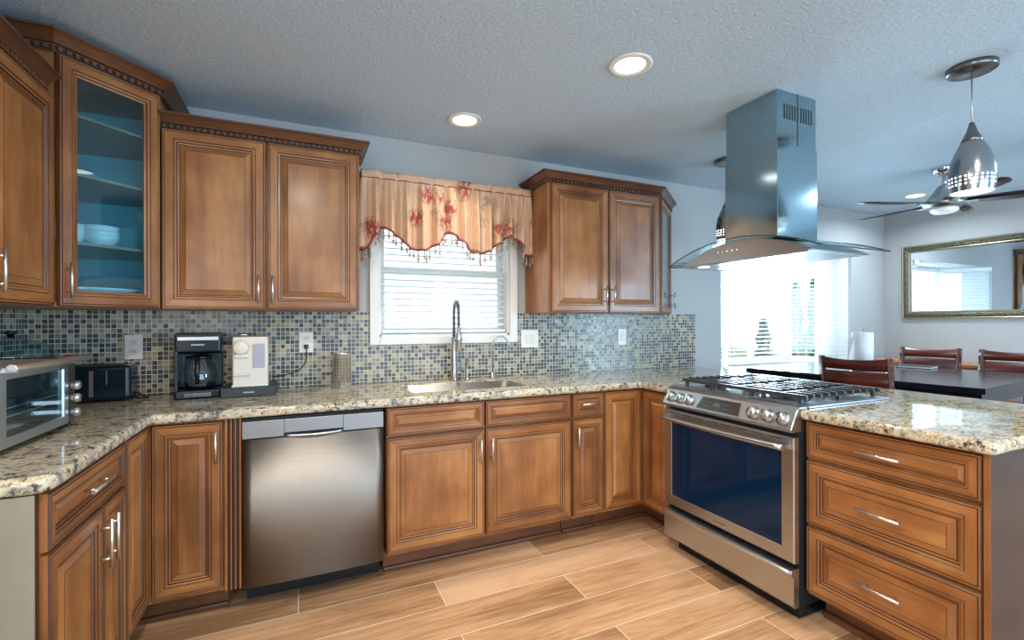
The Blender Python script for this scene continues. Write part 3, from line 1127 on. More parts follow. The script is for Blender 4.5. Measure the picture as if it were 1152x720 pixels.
# left run drawer cabinet
c = thing('base_cabinet', 'wooden cabinet at the left end of the counter, with one drawer above two doors', 'cabinet', (LX, -1.446, 0), PI / 2)
Wd = 0.549
MB().box(0, 0, 0.128, Wd, 0.60, CH, 'wood_v').build('carcass', c)
MB().box(0.0, 0.115, 0, Wd, 0.13, 0.1275, 'crown_wood').build('toe_kick', c)
B(-0.016, 0.006, 0.0, -0.0005, 0.605, CH, 'maple_side').build('end_panel', c)
B(-0.012, -0.001, 0.10, -0.0005, 0.0055, CH, 'glaze').build('scribe_gap', c)
B(-0.0205, 0.0, 0.0, -0.0165, 0.085, CH, 'maple_side').build('end_stile', c)
d = panel(c, 0, DR - 0.004, Wd, ZT, 0.038, 'drawer', hgrain=True, small=True)
handle(d, 0.258, 0.80, False, 0.16)
d = panel(c, 0, ZB, 0.342, DR - 0.010, 0.055)
handle(d, 0.314, 0.60, True, 0.15)
d = panel(c, 0.345, ZB, Wd, DR - 0.010, 0.050)
handle(d, 0.370, 0.60, True, 0.15)

# peninsula drawer cabinet
c = thing('drawer_cabinet', 'wooden three-drawer peninsula cabinet with dark cherry end panel, right of the range', 'cabinet', (PX, -1.671, 0), -PI / 2)
Wd = 0.562
MB().box(0, 0, 0.128, Wd, 0.60, CH, 'wood_v').build('carcass', c)
MB().box(0.0, 0.115, 0, Wd, 0.13, 0.1275, 'crown_wood').build('toe_kick', c)
MB().box(0, 0.092, 0.0, Wd, 0.115, 0.03, 'crown_wood').build('shoe_molding', c, 0.008)
B(Wd, -0.016, 0.0, Wd + 0.018, 0.62, CH, 'cherry').build('end_panel', c)
B(Wd + 0.002, -0.0185, 0.0, Wd + 0.018, -0.0165, CH, 'wood_v').build('edge_banding', c)
for (a, b_, hz) in ((0.708, ZT, 0.785), (0.431, 0.700, 0.567), (ZB, 0.423, 0.287)):
    d = panel(c, 0, a, Wd, b_, 0.042 if a > 0.7 else 0.058, 'drawer', hgrain=True, small=a > 0.7)
    handle(d, 0.280, hz, False, 0.145)

# peninsula back (dining side)
tag(MB().box(2.60, -2.235, 0.0, 2.62, -0.02, CH, 'cherry').build('peninsula_back_panel'), 'dark panel closing the dining side of the peninsula under the granite', 'panel')

# ------------------------------------------------------------------ countertop
cu = bpy.data.curves.new('counter', 'CURVE')
cu.dimensions = '2D'
cu.fill_mode = 'BOTH'
EXT = (CT - CB) / 2
BV = 0.014
cu.extrude = EXT - BV
cu.bevel_depth = BV
cu.bevel_resolution = 3
cu.offset = -BV


def poly_spline(pts):
    sp = cu.splines.new('POLY')
    sp.points.add(len(pts) - 1)
    for p_, q in zip(sp.points, pts):
        p_.co = (q[0], q[1], 0, 1)
    sp.use_cyclic_u = True


def rounded(pts, rad, n=6):
    out = []
    N = len(pts)
    for i in range(N):
        p = Vector(pts[i])
        r = rad.get(i, 0)
        if r == 0:
            out.append(tuple(p))
            continue
        a = Vector(pts[i - 1])
        b = Vector(pts[(i + 1) % N])
        t1 = (a - p).normalized()
        t2 = (b - p).normalized()
        for k in range(n + 1):
            u = k / n
            s1 = p + t1 * r
            s2 = p + t2 * r
            out.append(tuple((1 - u) ** 2 * s1 + 2 * u * (1 - u) * p + u * u * s2))
    return out


RY0, RY1 = -0.901, -1.665
outer = [(LW + 0.009, -0.009), (LW + 0.009, -1.474), (-0.556, -1.474), (-0.556, -0.650), (1.914, -0.650), (1.914, RY0 + 0.002), (2.535, RY0 + 0.002),
         (2.535, RY1 - 0.002), (1.914, RY1 - 0.002), (1.914, -2.272), (2.96, -2.272), (2.96, -0.009)]
poly_spline(rounded(outer, {2: 0.05, 3: 0.015, 4: 0.015, 9: 0.03, 10: 0.05}))
poly_spline(rounded([(0.535, -0.50), (1.225, -0.50), (1.225, -0.155), (0.535, -0.155)], {0: 0.05, 1: 0.05, 2: 0.05, 3: 0.05}))
co = bpy.data.objects.new('counter_tmp', cu)
COL.objects.link(co)
dg = bpy.context.evaluated_depsgraph_get()
me = bpy.data.meshes.new_from_object(co.evaluated_get(dg))
bpy.data.objects.remove(co)
me.name = 'granite_countertop'
for p_ in me.polygons:
    p_.use_smooth = True
me.materials.clear()
me.materials.append(M['granite'])
ct = bpy.data.objects.new('granite_countertop', me)
COL.objects.link(ct)
ct.location = (0, 0, CB + EXT)
md = ct.modifiers.new('es', 'EDGE_SPLIT')
md.split_angle = math.radians(35)
tag(ct, 'speckled cream and black granite worktop running round the kitchen and over the peninsula', 'countertop')

# sink
s_ = thing('kitchen_sink', 'stainless steel undermount sink set in the granite below the window', 'sink', (0.88, -0.3275, CB))
mb = MB()
x_, y_, dp = 0.343, 0.170, 0.20
zt_ = 0.034
outer_r = rounded([(-x_, -y_), (x_, -y_), (x_, y_), (-x_, y_)], {0: .05, 1: .05, 2: .05, 3: .05})
inner_r = rounded([(-x_ + .02, -y_ + .02), (x_ - .02, -y_ + .02), (x_ - .02, y_ - .02), (-x_ + .02, y_ - .02)], {0: .05, 1: .05, 2: .05, 3: .05})
rim = rounded([(-x_ - .001, -y_ - .001), (x_ + .001, -y_ - .001), (x_ + .001, y_ + .001), (-x_ - .001, y_ + .001)], {0: .05, 1: .05, 2: .05, 3: .05})
n = len(outer_r)
for ring, z in ((rim, -0.002), (outer_r, zt_), (inner_r, -dp)):
    mb.v += [(p_[0], p_[1], z) for p_ in ring]
for k in range(2):
    for i in range(n):
        j = (i + 1) % n
        mb.face([k * n + i, k * n + j, (k + 1) * n + j, (k + 1) * n + i], 'sink_steel', k == 1)
mb.face([2 * n + i for i in range(n)], 'sink_steel')
bs = mb.build('basin', s_, normals=False)
md = bs.modifiers.new('sol', 'SOLIDIFY')
md.thickness = 0.0015
MB().lathe([(0.045, -dp + 0.001), (0.045, -dp + 0.004), (0.030, -dp + 0.003), (0.0, -dp + 0.002)], 'chrome', n=24).build('drain', s_)

# ------------------------------------------------------------------ faucet (spring pull-down)
f = thing('kitchen_faucet', 'tall brushed steel spring pull-down faucet behind the sink', 'faucet', (0.885, -0.085, CT))
MB().lathe([(0.030, 0), (0.030, 0.008), (0.022, 0.012), (0.0205, 0.06), (0.0185, 0.065), (0.0185, 0.27), (0.014, 0.275), (0.0, 0.276)], 'nickel').build('body', f)
arc = [(0, 0, 0.27), (0, 0, 0.44)]
for k in range(1, 13):
    a = PI * k / 12
    arc.append((0.0, -0.048 + 0.048 * math.cos(a), 0.44 + 0.060 * math.sin(a)))
arc += [(0, -0.097, 0.40), (0, -0.098, 0.34)]
MB().tube(arc, 0.008, 'black', 10).build('hose', f)
# spring coil around the hose
pts = [Vector(p_) for p_ in arc]
seg = []
tot = 0
for i in range(len(pts) - 1):
    seg.append((tot, pts[i], pts[i + 1]))
    tot += (pts[i + 1] - pts[i]).length
coil = []
turns = 30
for k in range(turns * 9 + 1):
    dist = tot * k / (turns * 9)
    for s0, pa, pb in seg:
        if dist <= s0 + (pb - pa).length + 1e-6:
            break
    u = (dist - s0) / (pb - pa).length
    p_ = pa.lerp(pb, u)
    d_ = (pb - pa).normalized()
    ex = Vector((1, 0, 0))
    ey = d_.cross(ex)
    a = 2 * PI * k / 9
    coil.append(p_ + (ex * math.cos(a) + ey * math.sin(a)) * 0.0125)
MB().tube(coil, 0.0022, 'nickel', 6).build('spring', f)
MB().lathe([(0.010, 0.19), (0.017, 0.195), (0.017, 0.30), (0.013, 0.31), (0.011, 0.345), (0, 0.346)], 'nickel', (0, -0.098, 0), 20).build('spray_head', f)
MB().tube([(0, -0.012, 0.255), (0, -0.06, 0.262), (0, -0.098, 0.262)], 0.0055, 'nickel').lathe([(0.0175, 0.255), (0.0215, 0.255), (0.0215, 0.272), (0.0175, 0.272), (0.0175, 0.255)], 'nickel', (0, -0.098, 0), 20, False).build('holder_arm', f)
MB().cyl((0.018, 0, 0.05), (0.042, 0, 0.05), 0.012, 'nickel').tube([(0.038, 0, 0.05), (0.052, -0.01, 0.085), (0.058, -0.014, 0.125)], [0.006, 0.005, 0.0045], 'nickel').build('lever', f)

f = thing('filter_tap', 'small slender gooseneck filter tap right of the tall faucet', 'faucet', (1.150, -0.085, CT))
arc = [(0, 0, 0), (0, 0, 0.22)]
for k in range(1, 13):
    a = PI * k / 12
    arc.append((0.055 - 0.055 * math.cos(a), -0.012 * k / 12, 0.22 + 0.058 * math.sin(a)))
arc.append((0.112, -0.012, 0.205))
MB().tube(arc, 0.0055, 'nickel', 12).build('spout', f)
MB().lathe([(0.020, 0), (0.020, 0.006), (0.012, 0.010), (0.010, 0.04), (0, 0.041)], 'nickel', n=20).build('base', f)

f = thing('soap_pump', 'short chrome pump on the counter between the two taps', 'soap dispenser', (0.975, -0.075, CT))
MB().lathe([(0.020, 0), (0.020, 0.006), (0.010, 0.012), (0.009, 0.13), (0.014, 0.132), (0.014, 0.15), (0, 0.151)], 'nickel', n=20).build('body', f)
MB().tube([(0, 0, 0.142), (0, -0.03, 0.146), (0, -0.055, 0.138)], 0.0055, 'nickel').build('nozzle', f)

# ------------------------------------------------------------------ dishwasher
c = thing('dishwasher', 'stainless steel dishwasher with bar-recess handle under the counter', 'dishwasher', (-0.2415, FY - 0.018, 0))
Wd = 0.600
MB().box(0.0, 0.020, 0.11, Wd, 0.58, 0.858, 'dark').build('body', c)
mb = MB()
# front panel bowed a little towards the middle
prof = []
NS = 16
for zlo, zhi in ((0.122, 0.768),):
    b = len(mb.v)
    for i in range(NS + 1):
        x = Wd * i / NS
        y = -0.012 * (1 - (2 * i / NS - 1) ** 4) + 0.0
        mb.v += [(x, y, zlo), (x, y, zhi), (x, 0.018, zlo), (x, 0.018, zhi)]
    for i in range(NS):
        k = b + i * 4
        mb.face([k, k + 4, k + 5, k + 1], 'steel_v', True)
        mb.face([k + 1, k + 5, k + 7, k + 3], 'steel_v')
        mb.face([k + 2, k + 6, k + 4, k], 'steel_v')
        mb.face([k + 3, k + 7, k + 6, k + 2], 'steel_v')
    for k in (b, b + NS * 4):
        mb.face([k, k + 1, k + 3, k + 2], 'steel_v')
dd = mb.build('door', c)
mb = MB()
mb.box(0, -0.004, 0.772, 0.165, 0.018, 0.848, 'dw_strip').box(0.415, -0.004, 0.772, Wd, 0.018, 0.848, 'dw_strip').box(0.165, -0.004, 0.786, 0.415, 0.018, 0.848, 'dw_strip')
mb.box(0.165, 0.012, 0.772, 0.415, 0.018, 0.786, 'dark')
mb.build('control_panel', c, 0.002)
mb = MB()
arc = []
for i in range(13):
    u = i / 12
    x = 0.168 + 0.244 * u
    arc.append((x, -0.010 - 0.010 * math.sin(PI * u), 0.776 - 0.004 * math.sin(PI * u)))
MB().tube(arc, 0.006, 'steel', 10).build('handle', dd)
MB().box(0.005, 0.12, 0.012, Wd - 0.005, 0.135, 0.108, 'black').build('kick_plate', c)
for x in (0.02, Wd - 0.02):
    MB().cyl((x, 0.20, 0.0), (x, 0.20, 0.11), 0.012, 'black').build('foot', c)

# ------------------------------------------------------------------ range
RX = 1.880
c = thing('gas_range', 'stainless steel slide-in gas range with dark oven window', 'range', (RX, RY0, 0), -PI / 2)
RWd = RY0 - RY1        # 0.764
# local: x along the front (0..RWd), y depth away from the viewer
MB().box(0.004, 0.030, 0.07, RWd - 0.004, 0.655, 0.885, 'dark').build('body', c)
MB().box(0.03, 0.07, 0.0, RWd - 0.03, 0.60, 0.069, 'black').build('base_plinth', c)
# storage drawer
mb = MB()
mb.extr([(0.0, 0.075), (-0.010, 0.085), (-0.010, 0.205), (-0.022, 0.215), (-0.026, 0.226), (-0.020, 0.236), (0.0, 0.240), (0.026, 0.240), (0.026, 0.075)], 'x', 0.0, RWd, 'steel')
dr_ = mb.build('drawer', c, 0.002)
MB().tube([(0.01 + (RWd - 0.02) * i / 16, -0.022 - 0.014 * math.sin(PI * i / 16), 0.228) for i in range(17)], 0.0085, 'handle_steel', 10).build('drawer_pull', dr_)
# oven door
od = MB()
W_ = ('steel', 'steel')
od.rings(0.0, 0.262, RWd, 0.792, [(0.0, 0.030, W_), (0.0, 0.004, W_), (0.004, 0.0, W_), (0.055, 0.0, W_), (0.060, 0.004, W_)], None, -0.006)
od.face([3, 2, 1, 0], 'steel')
dd = od.build('oven_door', c, normals=False)
MB().box(0.0565, -0.0045, 0.3185, RWd - 0.0565, 0.004, 0.7355, 'oven_glass').build('oven_window', dd)
for zz in (0.44, 0.56):
    pass
mb = MB()
arc = []
for i in range(17):
    u = i / 16
    arc.append((0.02 + (RWd - 0.04) * u, -0.048 - 0.016 * math.sin(PI * u), 0.752))
mb.tube(arc, 0.013, 'steel', 14)
for x in (0.030, RWd - 0.030):
    mb.box(x - 0.012, -0.050, 0.742, x + 0.012, -0.006, 0.762, 'steel')
mb.build('handle', dd)
mb = MB()
for k in range(8):
    if k == 3 or k == 4:
        pass
    x = 0.05 + k * 0.085
    mb.box(x, -0.0068, 0.7765, x + 0.065, -0.0058, 0.7795, 'dark')
mb.build('vent_slots', dd)
MB().box(RWd / 2 - 0.035, -0.0068, 0.285, RWd / 2 + 0.035, -0.0058, 0.2895, 'printed_dark').build('maker_mark', dd)
# control panel (sloping)
prof = [(-0.010, 0.812), (-0.022, 0.826), (0.018, 0.905), (0.035, 0.918), (0.085, 0.918), (0.085, 0.812)]
MB().extr(prof, 'x', 0.001, RWd - 0.001, 'steel').build('control_panel', c, 0.003)
sl = math.atan2(0.905 - 0.826, 0.040)       # slope of the face
fn = Vector((0, -math.sin(sl), math.cos(sl)))   # outward normal (local y,z)
fu = Vector((0, math.cos(sl), math.sin(sl)))


def on_face(u, out=0.0):
    p = Vector((0, -0.022, 0.826)) + fu * u + fn * out
    return p


# display
b0, b1, t0, t1 = 0.232, 0.515, 0.270, 0.492
mb = MB()
q = [(b0, 0.006), (b1, 0.006), (t1 + 0.012, 0.080), (t0 - 0.012, 0.080)]
for out in (0.0005, 0.003):
    for x, u in q:
        p_ = on_face(u, out)
        mb.v.append((x, p_.y, p_.z))
mb.face([4, 5, 6, 7], 'nickel')
for i in range(4):
    j = (i + 1) % 4
    mb.face([i, j, 4 + j, 4 + i], 'nickel')
dsp = mb.build('display', c)
mb = MB()
q = [(b0 + 0.013, 0.011), (b1 - 0.013, 0.011), (t1 + 0.003, 0.075), (t0 - 0.003, 0.075)]
for x, u in q:
    p_ = on_face(u, 0.0036)
    mb.v.append((x, p_.y, p_.z))
mb.face([0, 1, 2, 3], 'display')
mb.build('display_glass', dsp)
mb = MB()
for (xa, xb, ua, ub) in ((0.30, 0.33, 0.05, 0.054), (0.345, 0.385, 0.035, 0.052), (0.40, 0.44, 0.050, 0.054), (0.30, 0.345, 0.028, 0.031), (0.40, 0.45, 0.028, 0.031)):
    b = len(mb.v)
    for x, u in ((xa, ua), (xb, ua), (xb, ub), (xa, ub)):
        p_ = on_face(u, 0.0042)
        mb.v.append((x, p_.y, p_.z))
    mb.face([b, b + 1, b + 2, b + 3], 'printed_dark')
mb.build('display_marks', dsp)
for x in (0.052, 0.118, 0.182, 0.570, 0.640, 0.712):
    mb = MB()
    mb.lathe([(0.030, 0.0), (0.030, 0.004), (0.024, 0.006), (0.0235, 0.020), (0.021, 0.026), (0.0, 0.027)], 'nickel', n=28)
    mb.box(-0.004, -0.022, 0.026, 0.004, 0.022, 0.031, 'chrome')
    k = mb.build('knob', c)
    p_ = on_face(0.043, 0.0)
    k.matrix_local = Matrix.Translation((x, p_.y, p_.z)) @ Matrix((Vector((1, 0, 0)), fu, fn)).transposed().to_4x4()
# cooktop plate
mb = MB()
mb.box(-0.006, 0.086, 0.9108, RWd + 0.006, 0.672, 0.919, 'steel')
mb.box(0.02, 0.11, 0.9185, RWd - 0.02, 0.655, 0.9200, 'steel')
mb.build('cooktop', c, 0.002)
for (x, y, r) in ((0.15, 0.235, 0.05), (0.15, 0.51, 0.038), (0.382, 0.37, 0.055), (0.614, 0.235, 0.045), (0.614, 0.51, 0.038)):
    MB().lathe([(r + 0.012, 0.9195), (r + 0.010, 0.928), (r, 0.930), (r, 0.938), (r - 0.006, 0.943), (0, 0.944)], 'iron', (x, y, 0), 28).build('burner', c)


def bar(mb, x0, y0, x1, y1, z0, z1, w, mat='iron'):
    a = Vector((x0, y0))
    b = Vector((x1, y1))
    t = (b - a).normalized()
    n = Vector((-t.y, t.x)) * w / 2
    mb.prism([tuple(a - n), tuple(b - n), tuple(b + n), tuple(a + n)], z0, z1, mat)


for gi, (xa, xb) in enumerate(((0.022, 0.262), (0.266, 0.498), (0.502, 0.742))):
    mb = MB()
    ya, yb = 0.108, 0.655
    zc, zd = 0.944, 0.959
    w = 0.011
    w = 0.013
    bar(mb, xa, ya + 0.006, xb, ya + 0.006, zc - 0.003, zd, w)
    bar(mb, xa, yb - 0.006, xb, yb - 0.006, zc - 0.003, zd, w)
    xm = (xa + xb) / 2
    bar(mb, xm, ya + 0.01, xm, ya + 0.19, zc - 0.002, zd, w)
    bar(mb, xm, yb - 0.19, xm, yb - 0.01, zc - 0.002, zd, w)
    bar(mb, xm, ya + 0.24, xm, yb - 0.24, zc - 0.002, zd, w)
    for xx in (xa + 0.030, xb - 0.030):
        bar(mb, xx, ya + 0.01, xx, yb - 0.01, zc - 0.004, zd - 0.004, w)
    for yy in (0.160, 0.213, 0.266, 0.319, 0.381, 0.444, 0.497, 0.550, 0.603):
        g = 0.030
        bar(mb, xa, yy, xm - g, yy, zc, zd + 0.004, w)
        bar(mb, xm + g, yy, xb, yy, zc, zd + 0.004, w)
    for x in (xa + 0.030, xb - 0.030):
        for y in (ya + 0.007, yb - 0.007, (ya + yb) / 2):
            mb.box(x - 0.008, y - 0.008, 0.920, x + 0.008, y + 0.008, zc, 'iron')
    mb.build('grate', c, 0.0015, 1)

# ------------------------------------------------------------------ upper cabinets
UZ0, UZ1 = 1.345, 2.182
UF = -0.330
# back left pair
c = thing('wall_cabinet', 'two-door wooden wall cabinet between the glass corner cabinet and the window valance', 'cabinet', (-0.595, UF, 0))
Wd = 0.875
MB().box(0, 0, UZ0, Wd, 0.328, UZ1 + 0.012, 'wood_v').build('carcass', c)
d = panel(c, 0.004, UZ0, 0.432, UZ1)
handle(d, 0.398, 1.447, True, 0.135)
d = panel(c, 0.436, UZ0, Wd - 0.004, UZ1)
handle(d, 0.460, 1.447, True, 0.135)
crown(c, [(0.004, -0.002), (Wd, -0.002), (Wd, 0.325)], UZ1 - 0.004)

# right cabinet
c = thing('wall_cabinet', 'two-door wooden wall cabinet with slim angled glass end, right of the window', 'cabinet', (1.432, UF, 0))
Wd = 0.915
AX, AY = 1.32, 0.328
mb = MB()
mb.box(0, 0, UZ0, 0.018, 0.328, UZ1 + 0.012, 'wood_v').box(0.018, 0, UZ0, Wd, 0.328, UZ1 + 0.012, 'wood_v')
mb.build('carcass', c)
d = panel(c, 0.018, UZ0, 0.462, UZ1)
handle(d, 0.430, 1.462, True, 0.125)
d = panel(c, 0.466, UZ0, Wd - 0.004, UZ1)
handle(d, 0.494, 1.462, True, 0.125)
# angled display end with glass door: hollow wedge
mb = MB()
mb.prism([(Wd, 0), (AX, AY), (Wd, AY)], UZ0, UZ0 + 0.018, 'wood_h').prism([(Wd, 0), (AX, AY), (Wd, AY)], UZ1, UZ1 + 0.012, 'wood_h')
mb.prism([(Wd, AY - 0.008), (AX - 0.02, AY - 0.008), (AX, AY), (Wd, AY)], UZ0 + 0.018, UZ1, 'wood_v')
mb.prism([(Wd + 0.004, 0.01), (AX - 0.03, AY - 0.01), (Wd + 0.004, AY - 0.01)], 1.61, 1.625, 'wood_h').prism([(Wd + 0.004, 0.01), (AX - 0.03, AY - 0.01), (Wd + 0.004, AY - 0.01)], 1.90, 1.915, 'wood_h')
mb.build('angled_end', c)
La = math.hypot(AX - Wd, AY)
d = glass_door(c, 0.006, UZ0, La - 0.03, UZ1)
d.matrix_local = Matrix.Translation((Wd, 0, 0)) @ Matrix.Rotation(math.atan2(AY, AX - Wd), 4, 'Z')
handle(d, La - 0.055, 1.455, True, 0.125)
crown(c, [(0, 0.325), (0, -0.002), (Wd, -0.002), (AX, AY - 0.01)], UZ1 - 0.004)

# diagonal corner cabinet with glass door
DZ1 = 2.318
A = Vector((-0.867, -0.612))
Bp = Vector((-0.600, -0.345))
c = thing('corner_wall_cabinet', 'taller diagonal corner wall cabinet with glass door showing white dishes', 'cabinet', (A.x, A.y, 0))
wallL = LW - A.x
k0 = (0.0, 0.0)
k1 = (Bp.x - A.x, Bp.y - A.y)
kb = -0.002 - A.y
pent = [k0, k1, (k1[0], kb), (wallL + 0.002, kb), (wallL + 0.002, 0.0)]
MB().prism(pent, UZ0, UZ0 + 0.018, 'wood_h').prism(pent, DZ1 + 0.0, DZ1 + 0.018, 'wood_h').box(k1[0] - 0.016, k1[1], UZ0 + 0.018, k1[0], kb, DZ1, 'wood_v') \
    .box(wallL + 0.002, 0, UZ0 + 0.018, -0.0, 0.016, DZ1, 'wood_v').build('carcass', c)
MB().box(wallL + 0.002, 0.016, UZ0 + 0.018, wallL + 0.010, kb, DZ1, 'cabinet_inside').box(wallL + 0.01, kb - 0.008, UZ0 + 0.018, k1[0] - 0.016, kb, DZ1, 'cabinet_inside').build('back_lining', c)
ins = [(0.0, 0.026), (k1[0] - 0.026, k1[1]), (k1[0] - 0.018, kb - 0.01), (wallL + 0.012, kb - 0.01), (wallL + 0.012, 0.02)]
SH = (1.610, 1.885, 2.120)
for z in SH:
    MB().prism(ins, z - 0.012, z, 'maple_side').build('shelf', c)
Ld = (Bp - A).length
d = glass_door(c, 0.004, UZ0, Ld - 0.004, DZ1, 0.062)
d.matrix_local = Matrix.Rotation(math.atan2(k1[1], k1[0]), 4, 'Z')
handle(d, 0.032, 1.447, True, 0.135)
crown(c, [(wallL + 0.004, -0.002), (0.0, -0.004), (k1[0] + 0.003, k1[1] - 0.002), (k1[0] + 0.003, kb)], DZ1 + 0.0, 1.1)

# left wall cabinet
c = thing('wall_cabinet', 'wooden wall cabinet at the far left above the toaster oven', 'cabinet', (-0.880, -1.47, 0), PI / 2)
Wd = 0.855
LZ1 = 2.145
MB().box(0, 0, UZ0, Wd, 0.316, LZ1 + 0.012, 'wood_v').build('carcass', c)
d = panel(c, 0.004, UZ0, 0.424, LZ1)
handle(d, 0.39, 1.445, True, 0.135)
d = panel(c, 0.428, UZ0, Wd - 0.004, LZ1)
handle(d, 0.456, 1.445, True, 0.135)
crown(c, [(0, 0.31), (0.0, -0.002), (Wd - 0.045, -0.002), ], LZ1 - 0.002)

# dishes in the corner cabinet
cx, cy_ = -0.83, -0.36


def dish(name, label, prof, x, y, z, mat='porcelain', group='white dishes in the glass corner cabinet', k=1.0):
    prof = [(r * k, h * k) for r, h in prof]
    o = MB().lathe(prof, mat, n=32, cap=False).build(name, loc=(x, y, z))
    return tag(o, label, name.split('_')[-1], group)


bowl = [(0.0, 0.003), (0.035, 0.002), (0.045, 0.0), (0.050, 0.006), (0.072, 0.035), (0.080, 0.062), (0.077, 0.062), (0.068, 0.036), (0.045, 0.010), (0.0, 0.008)]
plate = [(0, 0.002), (0.06, 0.0), (0.075, 0.003), (0.125, 0.016), (0.126, 0.019), (0.075, 0.008), (0, 0.006)]
cup = [(0.0, 0.004), (0.028, 0.0), (0.032, 0.004), (0.040, 0.05), (0.042, 0.088), (0.039, 0.088), (0.036, 0.05), (0.028, 0.01), (0, 0.008)]
for k in range(3):
    dish('white_bowl', ['lowest', 'middle', 'topmost'][k] + ' white bowl of the stack on the glass cabinet shelf', bowl, -0.800, -0.37, SH[0] + 0.0005 + k * 0.020, k=0.80)
dish('white_cup', 'white cup left of the bowl stack in the glass cabinet', cup, -0.885, -0.405, SH[0] + 0.0005)
dish('white_cup', 'white cup at the back behind the glasses in the glass cabinet', cup, -0.89, -0.26, SH[0] + 0.0005)
glassp = [(0.0, 0.006), (0.026, 0.0), (0.028, 0.004), (0.034, 0.11), (0.0325, 0.11), (0.026, 0.008), (0, 0.008)]
for k, (x, y) in enumerate(((-0.935, -0.47), (-0.985, -0.35))):
    dish('drinking_glass', ['clear drinking glass nearest the door, left of the cups', 'clear drinking glass further back in the glass cabinet'][k], glassp, x, y, SH[0] + 0.0005, 'glass', 'clear glasses in the glass cabinet')
fl_z = UZ0 + 0.0185
platt = [(0, 0.004), (0.10, 0.0), (0.115, 0.004), (0.150, 0.050), (0.175, 0.062), (0.175, 0.066), (0.148, 0.056), (0.11, 0.010), (0, 0.008)]
dish('serving_bowl', 'wide white serving bowl at the bottom of the glass corner cabinet', platt, -0.85, -0.33, fl_z + 0.0005, 'porcelain')

# ------------------------------------------------------------------ valance
v = thing('window_valance', 'scalloped gold floral valance with red braid and beads over the sink window', 'curtain', (0.317, -0.125, 0))
VW = 1.100
ctrl = [(0.0, 1.715), (0.03, 1.725), (0.075, 1.80), (0.114, 1.850), (0.19, 1.812), (0.28, 1.735), (0.355, 1.722), (0.44, 1.760), (0.516, 1.845), (0.58, 1.828), (0.67, 1.742),
        (0.73, 1.725), (0.79, 1.742), (0.867, 1.800), (0.95, 1.858), (1.00, 1.840), (1.04, 1.768), (1.07, 1.740), (1.10, 1.735)]


def hem(x):
    for (a, za), (b, zb) in zip(ctrl, ctrl[1:]):
        if x <= b:
            u = (x - a) / (b - a)
            u = u * u * (3 - 2 * u)
            return za + (zb - za) * u
    return ctrl[-1][1]


def pleat(s, amp):
    return amp * (math.sin(s * 2 * PI * 15.0 + 1.7 * math.sin(s * 9)) * 0.9 + 0.35 * math.sin(s * 2 * PI * 29 + 1))


NU, NV = 420, 26
ZTOP, ZROD = 2.180, 2.135
RET = 0.10
mb = MB()
mb.uv = []
total = VW + 2 * RET


def vpos(d_, z, amp):
    """d_ along the cloth from the left return to the right return"""
    s = d_ / total
    if d_ < RET:
        x, y = 0.0, RET - d_
        nx, ny = -1, 0
    elif d_ > total - RET:
        x, y = VW, d_ - (total - RET)
        nx, ny = 1, 0
    else:
        x, y = d_ - RET, 0
        nx, ny = 0, -1
    p = pleat(s, amp)
    # soften corners
    return (x + nx * p * 0.6, y + ny * p, z)


for i in range(NU + 1):
    d_ = total * i / NU
    xh = min(max(d_ - RET, 0), VW)
    zh = hem(xh)
    for j in range(NV + 1):
        if j < 4:
            z = ZTOP + (ZROD - ZTOP) * j / 3
            amp = 0.002 + (0.003 if j in (0,) else 0)
        else:
            u = (j - 3) / (NV - 3)
            z = ZROD + (zh - ZROD) * u
            amp = 0.012 + 0.022 * min(1, u * 1.6)
        mb.v.append(vpos(d_, z, amp))
        mb.uv.append((d_, z))
for i in range(NU):
    for j in range(NV):
        a = i * (NV + 1) + j
        mb.face([a, a + NV + 1, a + NV + 2, a + 1], 'fabric', True)
vc = mb.build('cloth', v, normals=False)
md = vc.modifiers.new('sol', 'SOLIDIFY')
md.thickness = 0.002
mb = MB()
for band, dz, am in (('rod', 0.0, 0.005), ('hem', 0.0, 0.034)):
    pts = []
    for i in range(0, NU + 1, 1):
        d_ = total * i / NU
        zh = hem(min(max(d_ - RET, 0), VW))
        p_ = vpos(d_, ZROD if band == 'rod' else zh, am)
        q_ = (p_[0], p_[1] - 0.001, p_[2])
        pts.append(q_)
    mb.tube(pts, 0.004 if band == 'rod' else 0.0065, 'red_trim', 6)
mb.build('red_braid', v)
tas = MB()
tas.tube([(0, 0, 0), (0, 0, -0.034)], 0.0018, 'bead', 5)
for z, r in ((-0.010, 0.005), (-0.022, 0.006), (-0.038, 0.0085), (-0.051, 0.0065)):
    tas.lathe([(0, z - r), (r * 0.8, z - r * 0.6), (r, z), (r * 0.8, z + r * 0.6), (0, z + r)], 'bead', n=8, cap=False)
proto = tas.build('bead_tassel', v)
NTs = 50
for k in range(NTs):
    o = proto if k == 0 else proto.copy()
    if k:
        COL.objects.link(o)
        o.parent = v
    d_ = 0.02 + (total - 0.04) * k / (NTs - 1)
    zh = hem(min(max(d_ - RET, 0), VW))
    p_ = vpos(d_, zh, 0.034)
    o.location = (p_[0], p_[1], p_[2] - 0.004)
    o.scale = (1, 1, random.uniform(0.85, 1.5))
MB().tube([(0.01, 0.118, 2.155), (0.01, 0.012, 2.155), (VW - 0.01, 0.012, 2.155), (VW - 0.01, 0.118, 2.155)], 0.006, 'trim_white').build('curtain_rod', v)


